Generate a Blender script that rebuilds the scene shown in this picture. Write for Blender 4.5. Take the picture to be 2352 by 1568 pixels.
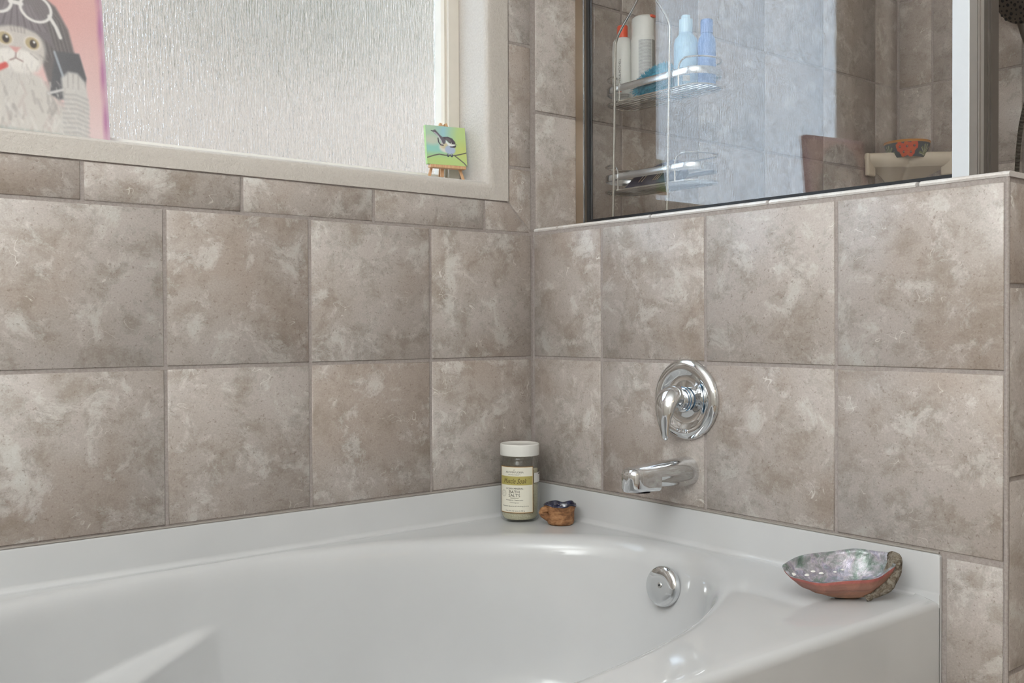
import bpy, bmesh, math, random
import numpy as np
from mathutils import Vector, Matrix

for o in list(bpy.data.objects):
    bpy.data.objects.remove(o)
SC = bpy.context.scene
COL = SC.collection
PI = math.pi
rnd = random.Random(7)

# ------------------------------------------------------------------ camera
CAM = Vector((-1.6152, -1.9128, 0.993))
YAW, PITCH, ROLL, FPX = 0.6803, -0.0143, -0.0039, 2285.2
cd = bpy.data.cameras.new('camera'); cam = bpy.data.objects.new('camera', cd); COL.objects.link(cam)
cd.sensor_width = 36.0; cd.lens = 36.0 * FPX / 2352.0; cd.clip_start = 0.02
fw = Vector((math.sin(YAW) * math.cos(PITCH), math.cos(YAW) * math.cos(PITCH), math.sin(PITCH)))
r0 = Vector((math.cos(YAW), -math.sin(YAW), 0)); u0 = r0.cross(fw)
rr = r0 * math.cos(ROLL) + u0 * math.sin(ROLL); uu = -r0 * math.sin(ROLL) + u0 * math.cos(ROLL)
cam.matrix_world = Matrix(((rr.x, uu.x, -fw.x, CAM.x), (rr.y, uu.y, -fw.y, CAM.y), (rr.z, uu.z, -fw.z, CAM.z), (0, 0, 0, 1)))
SC.camera = cam

# ------------------------------------------------------------------ world, large lights, exposure
W = bpy.data.worlds.new('sky'); SC.world = W; W.use_nodes = True
bgn = W.node_tree.nodes['Background']
bgn.inputs[0].default_value = (0.66, 0.82, 1.0, 1); bgn.inputs[1].default_value = 7.6
SC.view_settings.view_transform = 'Standard'; SC.view_settings.look = 'None'
SC.view_settings.gamma = 1.0; SC.view_settings.use_curve_mapping = False
SC.view_settings.exposure = 0.05
SC.cycles.use_denoising = True
SC.cycles.max_bounces = 8; SC.cycles.diffuse_bounces = 4; SC.cycles.glossy_bounces = 4; SC.cycles.transparent_max_bounces = 12; SC.cycles.transmission_bounces = 6
SC.cycles.sample_clamp_indirect = 6.0


def area(name, loc, size, power, color, rot, sy=None):
    l = bpy.data.lights.new(name, 'AREA'); l.energy = power; l.color = color
    l.shape = 'RECTANGLE' if sy else 'DISK'; l.size = size
    if sy: l.size_y = sy
    o = bpy.data.objects.new(name, l); COL.objects.link(o); o.location = loc; o.rotation_euler = rot
    return o


# unseen lamps added for light: bounce into the room, fill in the shower
area('added_bounce_light', (-2.38, -1.95, 1.63), 0.28, 126, (0.85, 0.925, 1.0), (PI, -.25, 0))
area('added_shower_fill', (1.05, -0.75, 2.735), 0.12, 1.3, (1.0, 0.86, 0.72), (0, 0, 0))

# ------------------------------------------------------------------ helpers
def lin(c):
    return tuple((x / 255 / 12.92 if x / 255 <= 0.04045 else ((x / 255 + 0.055) / 1.055) ** 2.4) for x in c)


def rgba(c): return (*lin(c), 1.0)


def mesh(name, verts, faces, smooth=True, sharp=35):
    me = bpy.data.meshes.new(name); me.from_pydata([tuple(v) for v in verts], [], faces); me.update()
    bm = bmesh.new(); bm.from_mesh(me); bmesh.ops.recalc_face_normals(bm, faces=bm.faces); bm.to_mesh(me); bm.free()
    if smooth:
        me.shade_smooth()
        if sharp: me.set_sharp_from_angle(angle=math.radians(sharp))
    return me


class MB:
    def __init__(s): s.v = []; s.f = []
    def add(s, v, f):
        b = len(s.v); s.v += [tuple(x) for x in v]; s.f += [tuple(i + b for i in q) for q in f]; return s
    def box(s, a, b):
        x0, y0, z0 = a; x1, y1, z1 = b
        return s.add([(x0, y0, z0), (x1, y0, z0), (x1, y1, z0), (x0, y1, z0), (x0, y0, z1), (x1, y0, z1), (x1, y1, z1), (x0, y1, z1)],
                     [(0, 3, 2, 1), (4, 5, 6, 7), (0, 1, 5, 4), (1, 2, 6, 5), (2, 3, 7, 6), (3, 0, 4, 7)])
    def loft(s, rings, cap=True, closed=True):
        n = len(rings[0]); v = [p for r in rings for p in r]; f = []
        for i in range(len(rings) - 1):
            for j in range(n if closed else n - 1):
                k = (j + 1) % n
                f.append((i * n + j, i * n + k, (i + 1) * n + k, (i + 1) * n + j))
        if cap and closed:
            f.append(tuple(range(n))[::-1]); f.append(tuple((len(rings) - 1) * n + j for j in range(n)))
        return s.add(v, f)
    def lathe(s, prof, n=48, c=(0, 0, 0), cap=True):
        rings = [[(c[0] + r * math.cos(2 * PI * j / n), c[1] + r * math.sin(2 * PI * j / n), c[2] + z) for j in range(n)] for r, z in prof]
        return s.loft(rings, cap)
    def tube(s, path, r, n=10, closed=False, cap=True):
        P = [Vector(p) for p in path]; m = len(P); rings = []
        up = None
        for i in range(m):
            if closed: t = P[(i + 1) % m] - P[i - 1]
            else: t = P[min(i + 1, m - 1)] - P[max(i - 1, 0)]
            t.normalize()
            if up is None:
                up = Vector((0, 0, 1)) if abs(t.z) < 0.9 else Vector((1, 0, 0))
            up = (up - t * up.dot(t)).normalized(); b = t.cross(up)
            R = r[i] if isinstance(r, (list, tuple)) else r
            rings.append([P[i] + (up * math.cos(2 * PI * k / n) + b * math.sin(2 * PI * k / n)) * R for k in range(n)])
        if closed:
            n0 = len(s.v); s.loft(rings, False)
            a = n0 + (m - 1) * n
            for j in range(n):
                k = (j + 1) % n; s.f.append((a + j, a + k, n0 + k, n0 + j))
            return s
        return s.loft(rings, cap)
    def mesh(s, name, smooth=True, sharp=35): return mesh(name, s.v, s.f, smooth, sharp)


def obj(name, me, mat=None, parent=None, loc=(0, 0, 0), rot=(0, 0, 0)):
    if isinstance(me, MB): me = me.mesh(name)
    o = bpy.data.objects.new(name, me); COL.objects.link(o); o.location = loc; o.rotation_euler = rot
    if mat and not me.materials: me.materials.append(mat)
    if parent: o.parent = parent
    return o


def bevel(o, w, seg=3):
    m = o.modifiers.new('bevel', 'BEVEL'); m.width = w; m.segments = seg; m.limit_method = 'ANGLE'; m.angle_limit = math.radians(40)
    return o


def tag(o, label=None, cat=None, group=None, kind=None):
    if label: o['label'] = label
    if cat: o['category'] = cat
    if group: o['group'] = group
    if kind: o['kind'] = kind
    return o


def thing(name, label, cat, loc=(0, 0, 0), rot=(0, 0, 0), group=None):
    o = bpy.data.objects.new(name, None); COL.objects.link(o); o.location = loc; o.rotation_euler = rot
    o.empty_display_size = 0.05
    return tag(o, label, cat, group)


def struct(name, me, mat): return tag(obj(name, me, mat), kind='structure')


def text_mesh(body, size, shear=0.0, extrude=0.0, spacing=1.0, align='CENTER'):
    c = bpy.data.curves.new('text', 'FONT'); c.body = body; c.size = size; c.shear = shear; c.extrude = extrude
    c.space_character = spacing; c.align_x = align; c.align_y = 'CENTER'; c.resolution_u = 3
    o = bpy.data.objects.new('text', c); COL.objects.link(o)
    bpy.context.view_layer.update()
    me = bpy.data.meshes.new_from_object(o.evaluated_get(bpy.context.evaluated_depsgraph_get()))
    bpy.data.objects.remove(o); bpy.data.curves.remove(c)
    me.materials.clear()
    return me


# ------------------------------------------------------------------ materials
class NT:
    def __init__(s, name):
        s.m = bpy.data.materials.new(name); s.m.use_nodes = True; s.t = s.m.node_tree; s.n = s.t.nodes
        s.p = s.n['Principled BSDF']; s.o = s.n['Material Output']
    def new(s, typ, **kw):
        nd = s.n.new(typ)
        for k, v in kw.items(): setattr(nd, k, v)
        return nd
    def link(s, a, b): s.t.links.new(a, b)
    def set(s, **kw):
        for k, v in kw.items(): s.p.inputs[k.replace('_', ' ')].default_value = v
        return s
    def coord(s, kind='Object', scale=(1, 1, 1), rand=False):
        tc = s.new('ShaderNodeTexCoord'); mp = s.new('ShaderNodeMapping'); mp.inputs['Scale'].default_value = scale
        s.link(tc.outputs[kind], mp.inputs['Vector'])
        if rand:
            oi = s.new('ShaderNodeObjectInfo'); cb = s.new('ShaderNodeCombineXYZ')
            for i, k in enumerate((37.0, 91.0, 53.0)):
                mt = s.new('ShaderNodeMath', operation='MULTIPLY'); mt.inputs[1].default_value = k
                s.link(oi.outputs['Random'], mt.inputs[0]); s.link(mt.outputs[0], cb.inputs[i])
            s.link(cb.outputs[0], mp.inputs['Location'])
        return mp.outputs[0]
    def noise(s, vec, scale, detail=4, rough=.5, dist=0.0):
        nz = s.new('ShaderNodeTexNoise'); nz.inputs['Scale'].default_value = scale; nz.inputs['Detail'].default_value = detail
        nz.inputs['Roughness'].default_value = rough; nz.inputs['Distortion'].default_value = dist
        if vec: s.link(vec, nz.inputs['Vector'])
        return nz.outputs['Fac']
    def ramp(s, fac, stops, interp='LINEAR'):
        cr = s.new('ShaderNodeValToRGB'); e = cr.color_ramp.elements; cr.color_ramp.interpolation = interp
        while len(e) < len(stops): e.new(0.5)
        for q, (pos, c) in zip(e, stops): q.position = pos; q.color = c if len(c) == 4 else rgba(c)
        s.link(fac, cr.inputs[0]); return cr.outputs[0]
    def mix(s, fac, a, b, mode='MIX'):
        mx = s.new('ShaderNodeMix', data_type='RGBA', blend_type=mode)
        for sock, v in ((mx.inputs[0], fac), (mx.inputs[6], a), (mx.inputs[7], b)):
            if hasattr(v, 'links'): s.link(v, sock)
            else: sock.default_value = v
        return mx.outputs[2]
    def bump(s, h, strength=.3, dist=.01):
        b = s.new('ShaderNodeBump'); b.inputs['Strength'].default_value = strength; b.inputs['Distance'].default_value = dist
        s.link(h, b.inputs['Height']); s.link(b.outputs[0], s.p.inputs['Normal']); return b
    def color(s, sock): s.link(sock, s.p.inputs['Base Color'])


def plain(name, c, rough=.5, metal=0.0, var=0.06, scale=30, **kw):
    t = NT(name).set(Roughness=rough, Metallic=metal, **kw)
    v = t.noise(t.coord(), scale, 3)
    l = lin(c)
    t.color(t.ramp(v, [(.3, (*[x * (1 - var) for x in l], 1)), (.7, (*[min(1, x * (1 + var)) for x in l], 1))]))
    return t.m


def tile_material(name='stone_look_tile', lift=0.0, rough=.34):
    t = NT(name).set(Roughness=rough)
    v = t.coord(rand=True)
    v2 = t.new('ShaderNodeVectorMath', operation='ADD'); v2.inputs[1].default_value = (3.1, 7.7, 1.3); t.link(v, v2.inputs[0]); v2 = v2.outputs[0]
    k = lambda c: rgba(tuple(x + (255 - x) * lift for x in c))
    blot = t.noise(v, 3.2, 3, .5, .6)
    c = t.ramp(blot, [(.35, k((181, 167, 157))), (.62, k((195, 188, 182)))])
    br = t.noise(v, 17, 13, .74, .25)
    brm = t.ramp(br, [(.48, (0, 0, 0, 1)), (.60, (.55, .55, .55, 1)), (.72, (.85, .85, .85, 1))])
    c = t.mix(brm, c, k((154, 139, 126)))
    li = t.noise(v2, 14, 13, .74, .4)
    c = t.mix(t.ramp(li, [(.52, (0, 0, 0, 1)), (.60, (.62, .62, .62, 1)), (.74, (.9, .9, .9, 1))]), c, k((212, 210, 206)))
    fine = t.noise(v, 300, 3, .7)
    c = t.mix(.30, c, t.ramp(fine, [(.30, (84, 80, 76)), (.5, (128, 128, 128)), (.70, (172, 174, 174))]), 'OVERLAY')
    sp = t.noise(v2, 170, 3, .65, .4)
    c = t.mix(t.ramp(sp, [(.61, (0, 0, 0, 1)), (.68, (.55, .55, .55, 1))]), c, k((122, 106, 93)))
    wisp = t.noise(v2, 21, 1, .5, 1.3); msk = t.noise(v, 16, 2, .5)
    ln_ = t.ramp(wisp, [(.490, (0, 0, 0, 1)), (.5, (1, 1, 1, 1)), (.510, (0, 0, 0, 1))]); mk = t.ramp(msk, [(.62, (0, 0, 0, 1)), (.66, (.75, .75, .75, 1))])
    c = t.mix(t.mix(1.0, ln_, mk, 'MULTIPLY'), c, k((224, 221, 214)))
    t.color(c); t.bump(br, .10, .002)
    return t.m


def grout_material():
    t = NT('grout').set(Roughness=.85)
    n = t.noise(t.coord(), 220, 4, .7)
    t.color(t.ramp(n, [(.3, (146, 136, 131)), (.7, (172, 163, 158))])); t.bump(n, .25, .002)
    return t.m


def thin_glass(name, R0, tint=(1, 1, 1), rough=0.0):
    t = NT(name); t.n.remove(t.p)
    lw = t.new('ShaderNodeLayerWeight'); lw.inputs[0].default_value = .5
    # Schlick: R0 + (1-R0) * facing^5
    pw = t.new('ShaderNodeMath', operation='POWER'); pw.inputs[1].default_value = 5.0; t.link(lw.outputs['Facing'], pw.inputs[0])
    ma = t.new('ShaderNodeMath', operation='MULTIPLY_ADD'); ma.inputs[1].default_value = 1 - R0; ma.inputs[2].default_value = R0
    t.link(pw.outputs[0], ma.inputs[0])
    tr = t.new('ShaderNodeBsdfTransparent'); tr.inputs[0].default_value = (*tint, 1)
    gl = t.new('ShaderNodeBsdfGlossy'); gl.inputs['Roughness'].default_value = rough
    mx = t.new('ShaderNodeMixShader'); t.link(ma.outputs[0], mx.inputs[0]); t.link(tr.outputs[0], mx.inputs[1]); t.link(gl.outputs[0], mx.inputs[2])
    t.link(mx.outputs[0], t.o.inputs[0])
    return t.m


def rain_glass_material():
    t = NT('rain_glass').set(Roughness=.14, IOR=1.45)
    t.p.inputs['Transmission Weight'].default_value = 1.0
    t.p.inputs['Base Color'].default_value = (.97, .97, .96, 1)
    v = t.coord(scale=(1, 1, .10))
    a = t.noise(v, 260, 3, .62, .5)
    b = t.noise(t.coord(scale=(1, 1, .35)), 60, 4, .6)
    ad = t.new('ShaderNodeMath', operation='MULTIPLY_ADD'); ad.inputs[1].default_value = .35; t.link(b, ad.inputs[0]); t.link(a, ad.inputs[2])
    t.bump(ad.outputs[0], .75, .0046)
    return t.m


def paint_material():
    t = NT('painted_print').set(Roughness=.45)
    at = t.new('ShaderNodeAttribute', attribute_name='Col'); nz = t.noise(t.coord(), 900, 2)
    t.color(at.outputs['Color']); t.bump(nz, .08, .0006)
    return t.m


def emission(name, c, s):
    t = NT(name); t.set(Base_Color=(*c, 1)); t.p.inputs['Emission Color'].default_value = (*c, 1); t.p.inputs['Emission Strength'].default_value = s
    return t.m


def acrylic_material():
    t = NT('white_acrylic').set(Roughness=.055)
    n = t.noise(t.coord(), 5, 2)
    t.color(t.ramp(n, [(.3, (196, 196, 196)), (.7, (201, 201, 201))]))
    return t.m


def drywall_material():
    t = NT('textured_drywall').set(Roughness=.75)
    n = t.noise(t.coord(), 190, 5, .65); m = t.noise(t.coord(), 60, 3)
    t.color(t.ramp(n, [(.3, (198, 190, 182)), (.7, (208, 201, 193))]))
    ad = t.new('ShaderNodeMath', operation='ADD'); t.link(n, ad.inputs[0]); t.link(m, ad.inputs[1]); t.bump(ad.outputs[0], .55, .004)
    return t.m


TILE = tile_material(); GROUT = grout_material(); DRY = drywall_material(); ACR = acrylic_material(); PAINT = paint_material()
RAIN = rain_glass_material()
SCREEN = thin_glass('coated_shower_glass', .070, (.99, .99, .985))
JARGLASS = thin_glass('clear_jar_glass', .035, (.97, .98, .97))
CHROME = plain('chrome', (222, 224, 226), .06, 1.0, .01)
ALU = plain('brushed_aluminium', (205, 208, 212), .22, 1.0, .02, 80)
ALUW = plain('pale_anodised_aluminium', (214, 218, 222), .38, .25, .01, 60)
STEEL = plain('steel_wire', (205, 203, 198), .22, 1.0, .04)
RUBBER = plain('black_gasket', (22, 24, 28), .45)
VINYL = plain('cream_vinyl', (226, 219, 208), .4, 0, .02)
WALLP = plain('cream_wall_paint', (224, 219, 211), .7, 0, .02)
CEILP = plain('white_ceiling_paint', (235, 232, 226), .8, 0, .01)
FLOORM = plain('floor_tile', (150, 134, 118), .4, 0, .15, 6)
PINE = None


def pine_material():
    t = NT('pale_pine').set(Roughness=.5)
    w = t.noise(t.coord(scale=(60, 60, 4)), 5, 4, .6, .6)
    t.color(t.ramp(w, [(.3, (196, 150, 112)), (.6, (219, 176, 136)), (.8, (228, 192, 156))]))
    return t.m


PINE = pine_material()

# ------------------------------------------------------------------ tiles
ZT, S, TH, G = 1.226, .309, .008, .0072
tile_cache = {}


def tile_mesh(poly):
    key = tuple((round(a, 4), round(b, 4)) for a, b in poly)
    if key not in tile_cache:
        n = len(poly); e = .0018
        c = (sum(p[0] for p in poly) / n, sum(p[1] for p in poly) / n)
        # inset by moving each edge inwards
        ins = []
        for i in range(n):
            p0, p1, p2 = Vector(poly[i - 1]), Vector(poly[i]), Vector(poly[(i + 1) % n])
            d1 = (p1 - p0).normalized(); d2 = (p2 - p1).normalized()
            n1 = Vector((-d1.y, d1.x)); n2 = Vector((-d2.y, d2.x))
            ins.append(p1 + (n1 + n2) * (e / (1 + n1.dot(n2))))
        v = [(*p, 0) for p in poly] + [(*p, TH - e) for p in poly] + [(p.x, p.y, TH) for p in ins]
        f = [tuple(range(n))[::-1], tuple(2 * n + i for i in range(n))]
        for i in range(n):
            k = (i + 1) % n
            f += [(i, k, n + k, n + i), (n + i, n + k, 2 * n + k, 2 * n + i)]
        tile_cache[key] = mesh('tile', v, f, True, 60)
    return tile_cache[key]


ROT_BACK = (PI / 2, 0, 0); ROT_RIGHT = (PI / 2, 0, -PI / 2)


def tile(parent, wall, a0, a1, z0, z1, plane=0.0, poly=None, mat=TILE):
    """a = x on a wall facing -y, -y on a wall facing -x; plane = wall surface position of the tile FACE"""
    jit = rnd.uniform(-.0006, .0006)
    if poly is None:
        a0 += G / 2; a1 -= G / 2; z0 += G / 2; z1 -= G / 2
        w, h = a1 - a0, z1 - z0
        poly = [(-w / 2, -h / 2), (w / 2, -h / 2), (w / 2, h / 2), (-w / 2, h / 2)]
        ca, cz = (a0 + a1) / 2, (z0 + z1) / 2
    else:
        ca = sum(p[0] for p in poly) / len(poly); cz = sum(p[1] for p in poly) / len(poly)
        poly = [(p[0] - ca, p[1] - cz) for p in poly]
    if wall == 'back': loc, rot = (ca, plane + TH + jit, cz), ROT_BACK
    else: loc, rot = (plane + TH + jit, -ca, cz), ROT_RIGHT
    return obj('tile', tile_mesh(poly), mat, parent, loc, rot)


# ------------------------------------------------------------------ room shell
X3 = 1.718          # far shower wall
WX0, WX1, WZ0, WZ1 = -1.286, -.143, 1.347, 2.47     # window opening
FR = .0425          # drywall strip round the opening
OX0, OX1, OZ0, OZ1 = WX0 - FR - .02, -.0775, 1.3035, WZ1 + .06   # hole in the tiled wall

XL, YF, HC = -2.9, -3.7, 2.75
b = MB()
for a, c in (((XL, .0025, 0), (X3 + .1, .16, OZ0)), ((XL, .0025, OZ1), (X3 + .1, .16, HC)),
             ((XL, .0025, OZ0), (OX0, .16, OZ1)), ((OX1, .0025, OZ0), (X3 + .1, .16, OZ1))):
    b.box(a, c)
wall_back = struct('wall_back', b.mesh('wall_back', False), GROUT)
PX = .205           # thickness of the half wall
PY = -1.1765
PT = 1.2355         # top of the half wall
wall_right = struct('wall_right', MB().box((.0025, PY + .0025, 0), (PX, .0025, PT - .0035)).mesh('wall_right', False), GROUT)
wall_far = struct('wall_far', MB().box((X3 + .0025, YF - .1, 0), (X3 + .12, .0025, HC)).mesh('wall_far', False), GROUT)
struct('wall_left', MB().box((XL - .12, YF - .1, 0), (XL, .16, HC)).mesh('wall_left', False), WALLP)
struct('wall_front', MB().box((XL - .12, YF - .1, 0), (X3 + .1, YF, HC)).mesh('wall_front', False), WALLP)
struct('ceiling', MB().box((XL - .12, YF - .1, HC), (X3 + .12, .16, HC + .1)).mesh('ceiling', False), CEILP)
struct('floor', MB().box((XL - .12, YF - .1, -.1), (X3 + .12, .16, 0)).mesh('floor', False), FLOORM)
door = struct('door_1', MB().box((-2.3, YF, 0), (-1.45, YF + .04, 2.03)).mesh('door_1', False), plain('white_door_paint', (228, 224, 216), .45))
for zz in ((.15, .95), (1.08, 1.9)):
    bevel(obj('door_panel', MB().box((-2.18, YF + .04, zz[0]), (-1.57, YF + .048, zz[1])).mesh('door_panel', False), door.data.materials[0], door), .006)
obj('door_handle', MB().lathe([(.004, 0), (.028, .002), (.028, .008), (.012, .01), (.012, .03), (.024, .036), (.028, .048), (.02, .06), (.002, .062)], 24), CHROME, door, (-1.53, YF + .04, .98), (-PI / 2, 0, 0))

# back wall: main tiles
u = [-S * k for k in range(0, 6)] + [-1.84]
for k in range(len(u) - 1):
    a1, a0 = u[k], u[k + 1]
    if k == 0: a1 = -.002
    for z0, z1 in ((.6095, .917), (.917, ZT)):
        tile(wall_back, 'back', a0, a1, z0, z1)
# border strip below the window and beside it, mitred at the corner
g = G / 2
jx = [-.151, -.460, -.769, -1.078, -1.387, -1.696]
for k in range(len(jx) - 1):
    tile(wall_back, 'back', jx[k + 1], jx[k], ZT, 1.3035)
tile(wall_back, 'back', 0, 0, 0, 0, poly=[(-.151 + g, ZT + g), (-.008, ZT + g), (-.0795, 1.3035 - g), (-.151 + g, 1.3035 - g)])
tile(wall_back, 'back', 0, 0, 0, 0, poly=[(-.0765 + g, 1.300), (-.0045, 1.2325), (-.0045, 1.388 - g), (-.0765 + g, 1.388 - g)])
for z0, z1 in ((1.388, 1.694), (1.694, 2.003), (2.003, 2.312), (2.312, 2.53)):
    tile(wall_back, 'back', -.0765, -.002, z0, z1)
# shower tiles of the same wall
sx = [.009, .318, .632, .946, 1.2595, 1.573, X3]
for k in range(len(sx) - 1):
    for j, (z0, z1) in enumerate(((1.226, 1.534), (1.534, 1.842), (1.842, 2.15), (2.15, 2.458), (2.458, 2.748))):
        tile(wall_back, 'back', sx[k], sx[k + 1], z0, z1)
for k in range(len(sx) - 1):
    for z0, z1 in ((.608, .917), (.917, 1.226)):
        tile(wall_back, 'back', max(sx[k], PX + .01), sx[k + 1], z0, z1)
# far shower wall
sy = [.002, .129, .438, .747, 1.056]
for k in range(len(sy) - 1):
    for z0, z1 in ((.917, 1.222), (1.222, 1.530), (1.530, 1.838), (1.838, 2.146), (2.146, 2.454), (2.454, 2.748)):
        tile(wall_far, 'right', sy[k], sy[k + 1], z0, z1, X3)
# half wall: face, end face, cap
sv = [.002, .246, .555, .864, 1.1725]
for k in range(4):
    for z0, z1 in ((.6095, .917), (.917, ZT)):
        tile(wall_right, 'right', sv[k], sv[k + 1], z0, z1)
for z0, z1 in ((.300, .6055), (.004, .300)):
    tile(wall_right, 'right', 1.071, 1.1725, z0, z1)
ze = [.001, .120, .432, .745, 1.057, ZT]
for k in range(5):
    tile(wall_right, 'back', .004, PX, ze[k], ze[k + 1], PY)
cj = [.002, .091, .400, .712, 1.022, 1.1765]
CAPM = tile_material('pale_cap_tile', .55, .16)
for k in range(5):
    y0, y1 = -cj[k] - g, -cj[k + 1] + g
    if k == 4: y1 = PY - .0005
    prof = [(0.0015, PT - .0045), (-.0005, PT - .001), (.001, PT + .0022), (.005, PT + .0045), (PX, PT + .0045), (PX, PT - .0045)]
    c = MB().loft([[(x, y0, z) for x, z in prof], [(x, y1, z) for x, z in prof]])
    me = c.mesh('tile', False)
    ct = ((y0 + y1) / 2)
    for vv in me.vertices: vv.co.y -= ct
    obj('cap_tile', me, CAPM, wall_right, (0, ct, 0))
# corner bead between face and end face
obj('grout_bead', MB().tube([(.004, PY + .004, .003), (.004, PY + .004, PT - .005)], .0042, 10), GROUT, wall_right)
# caulk along the tub edge
CAULK = plain('grey_caulk', (150, 143, 136), .7)
obj('caulk_line', MB().tube([(-1.84, -.0005, .6085), (-.004, -.0005, .6085)], .0022, 8), CAULK, wall_back)
obj('caulk_line', MB().tube([(-.0005, -.004, .6085), (-.0005, -1.063, .6085)], .0022, 8), CAULK, wall_right)

# ------------------------------------------------------------------ window in the back wall
def rect_sweep(prof, x0, x1, z0, z1):
    """prof: (offset outward from the opening edge, y); swept round the rectangle with mitred corners"""
    rings = []
    for off, y in prof:
        rings.append([(x0 - off, y, z0 - off), (x1 + off, y, z0 - off), (x1 + off, y, z1 + off), (x0 - off, y, z1 + off)])
    m = MB(); m.loft(rings, False)
    return m


R = .020
prof = [(.0645, .004), (.0645, -.0015)]
prof += [(R - R * math.sin(a), -.0015 + R - R * math.cos(a)) for a in [i * PI / 2 / 10 for i in range(11)]]
prof += [(0, .05), (0, .09), (0, .158)]
# the right flange meets the tile border: keep its own width
sur = rect_sweep(prof, WX0, WX1, WZ0, WZ1)
sv_ = []
for x, y, z in sur.v:
    x = min(x, OX1 + .001) if y < .0045 and x > WX1 + .03 else x
    z = max(z, OZ0 - .001) if y < .0045 and z < WZ0 - .03 else z
    sv_.append((x, y, z))
sur.v = sv_
win = struct('window_1', rect_sweep([(-.001, .158), (-.001, .112), (-.033, .112), (-.033, .158)], WX0, WX1, WZ0 - .021, WZ1).mesh('window_1', True, 30), VINYL)
trim = struct('trim_1', sur.mesh('trim_1', True, 50), DRY)
obj('sash', rect_sweep([(-.033, .158), (-.033, .122), (-.040, .120), (-.046, .126), (-.046, .158)], WX0, WX1, WZ0 - .021, WZ1).mesh('sash', True, 30), VINYL, win)
obj('pane', MB().box((WX0 + .04, .150, WZ0 + .019), (WX1 - .04, .155, WZ1 - .04)).mesh('pane', False), RAIN, win)

# outside: wall added to dim the sky behind the pane, and a tree, blurred by the pane
STUCCO = plain('added_wall_stucco', (134, 117, 103), .9, 0, .05, 4)
struct('added_wall_outside', MB().box((-2.5, 3.4, -1.0), (9.5, 3.7, 5.2)).mesh('added_wall_outside', False), STUCCO)
struct('ground_outside', MB().box((-9, .17, -1.1), (9.5, 9, -1.0)).mesh('ground_outside', False), plain('dry_grass', (150, 146, 118), .9, 0, .2, 2))
BARK = plain('bark', (92, 78, 62), .9, 0, .2); LEAF = plain('leaf_green', (108, 108, 84), .7, 0, .3, 9)
for ti, (tx, ty, sc_, up_) in enumerate(((.62, 2.5, 1.0, 4.05),)):
    tr = thing('tree', 'green tree outside, a dim blur behind the frosted window', 'tree', (tx, ty, -1.0))
    obj('trunk', MB().tube([(0, 0, 0), (.03, 0, 1.2), (-.02, .02, up_ * .65), (.05, 0, up_)], [.11, .09, .07, .03], 10), BARK, tr)
    lf = MB(); rl = random.Random(3 + ti)
    for i in range(3000):
        while True:
            p = Vector((rl.uniform(-1, 1), rl.uniform(-1, 1), rl.uniform(-1, 1)))
            if p.length < 1: break
        c = Vector((p.x * .62 * sc_, p.y * .45 * sc_, up_ + p.z * .95)); d = Vector((rl.uniform(-1, 1), rl.uniform(-1, 1), rl.uniform(-1, 1))).normalized()
        e = d.orthogonal().normalized(); L_ = rl.uniform(.05, .1) * (.6 + .4 * sc_)
        lf.add([c - d * L_, c + e * L_ * .45, c + d * L_, c - e * L_ * .45], [(0, 1, 2, 3)])
    tag(obj('foliage', lf.mesh('foliage', False), LEAF, tr), kind='stuff')

# ------------------------------------------------------------------ bathtub
TZ = .533
EX, EY, EA, EB = -.86, -.5, .805, .462
TX0, TX1, TY0, TY1 = -1.84, -.0065, -1.067, -.0065
tub = thing('bathtub', 'white acrylic oval drop bathtub with raised ledge set in the tiled corner', 'bathtub', (EX, EY, 0))
N = 192
ang = [2 * PI * j / N for j in range(N)]


def rect_pt(th, x0, x1, y0, y1, rc=0.0):
    dx, dy = math.cos(th), math.sin(th); t = 1e9
    if dx > 1e-9: t = min(t, (x1 - EX) / dx)
    if dx < -1e-9: t = min(t, (x0 - EX) / dx)
    if dy > 1e-9: t = min(t, (y1 - EY) / dy)
    if dy < -1e-9: t = min(t, (y0 - EY) / dy)
    return EX + dx * t, EY + dy * t


# angles so that the rectangle corners are hit exactly
corn = [math.atan2(y - EY, x - EX) % (2 * PI) for x, y in ((TX1, TY1), (TX0, TY1), (TX0, TY0), (TX1, TY0))]
for c in corn:
    k = min(range(N), key=lambda j: abs(ang[j] - c)); ang[k] = c
rings = []
RE = .016
for off, z in [(0, .002), (0, .25), (0, TZ - RE)] + [(RE - RE * math.cos(a), TZ - RE + RE * math.sin(a)) for a in [PI / 2 * i / 5 for i in range(1, 6)]]:
    ring = []
    for th in ang:
        x, y = rect_pt(th, TX0 + off, TX1, TY0 + off, TY1)
        ring.append((x, y, z))
    rings.append(ring)
outer = rings[-1]
PR = [(1.035, 0.0), (1.02, -.0008), (1.008, -.0028), (.997, -.0065), (.988, -.012), (.980, -.020), (.974, -.030), (.969, -.042)]
for f in (.2, .4, .6, .8, .94):
    rings.append([(o[0] + ((EX + EA * 1.035 * math.cos(t2)) - o[0]) * f, o[1] + ((EY + EB * 1.035 * math.sin(t2)) - o[1]) * f, TZ)
                  for o, t2 in ((o, math.atan2((o[1] - EY) / EB, (o[0] - EX) / EA)) for o in outer)])
zs = [(-.042 - .33 * i / 60) for i in range(1, 61)]
for z in zs:
    d = -(z + .042) / .33
    PR.append((.969 - .10 * d - .06 * d ** 6, z))
PR += [(.78, -.392), (.70, -.408), (.58, -.418), (.40, -.424), (.2, -.427), (.03, -.428)]


def ledge(x, y, z):
    # armrest: a shelf along the window side that widens towards the sloped end
    if y < EY: return 0.0
    w = min(max((-.855 - x) * .34, 0), .085)
    zl = .418 + (x + .90) * .22
    t = min(max((zl - z) / .020, 0), 1); t = t * t * (3 - 2 * t)
    fade = min(max((z - .16) / .12, 0), 1)
    return w * t * fade


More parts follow.
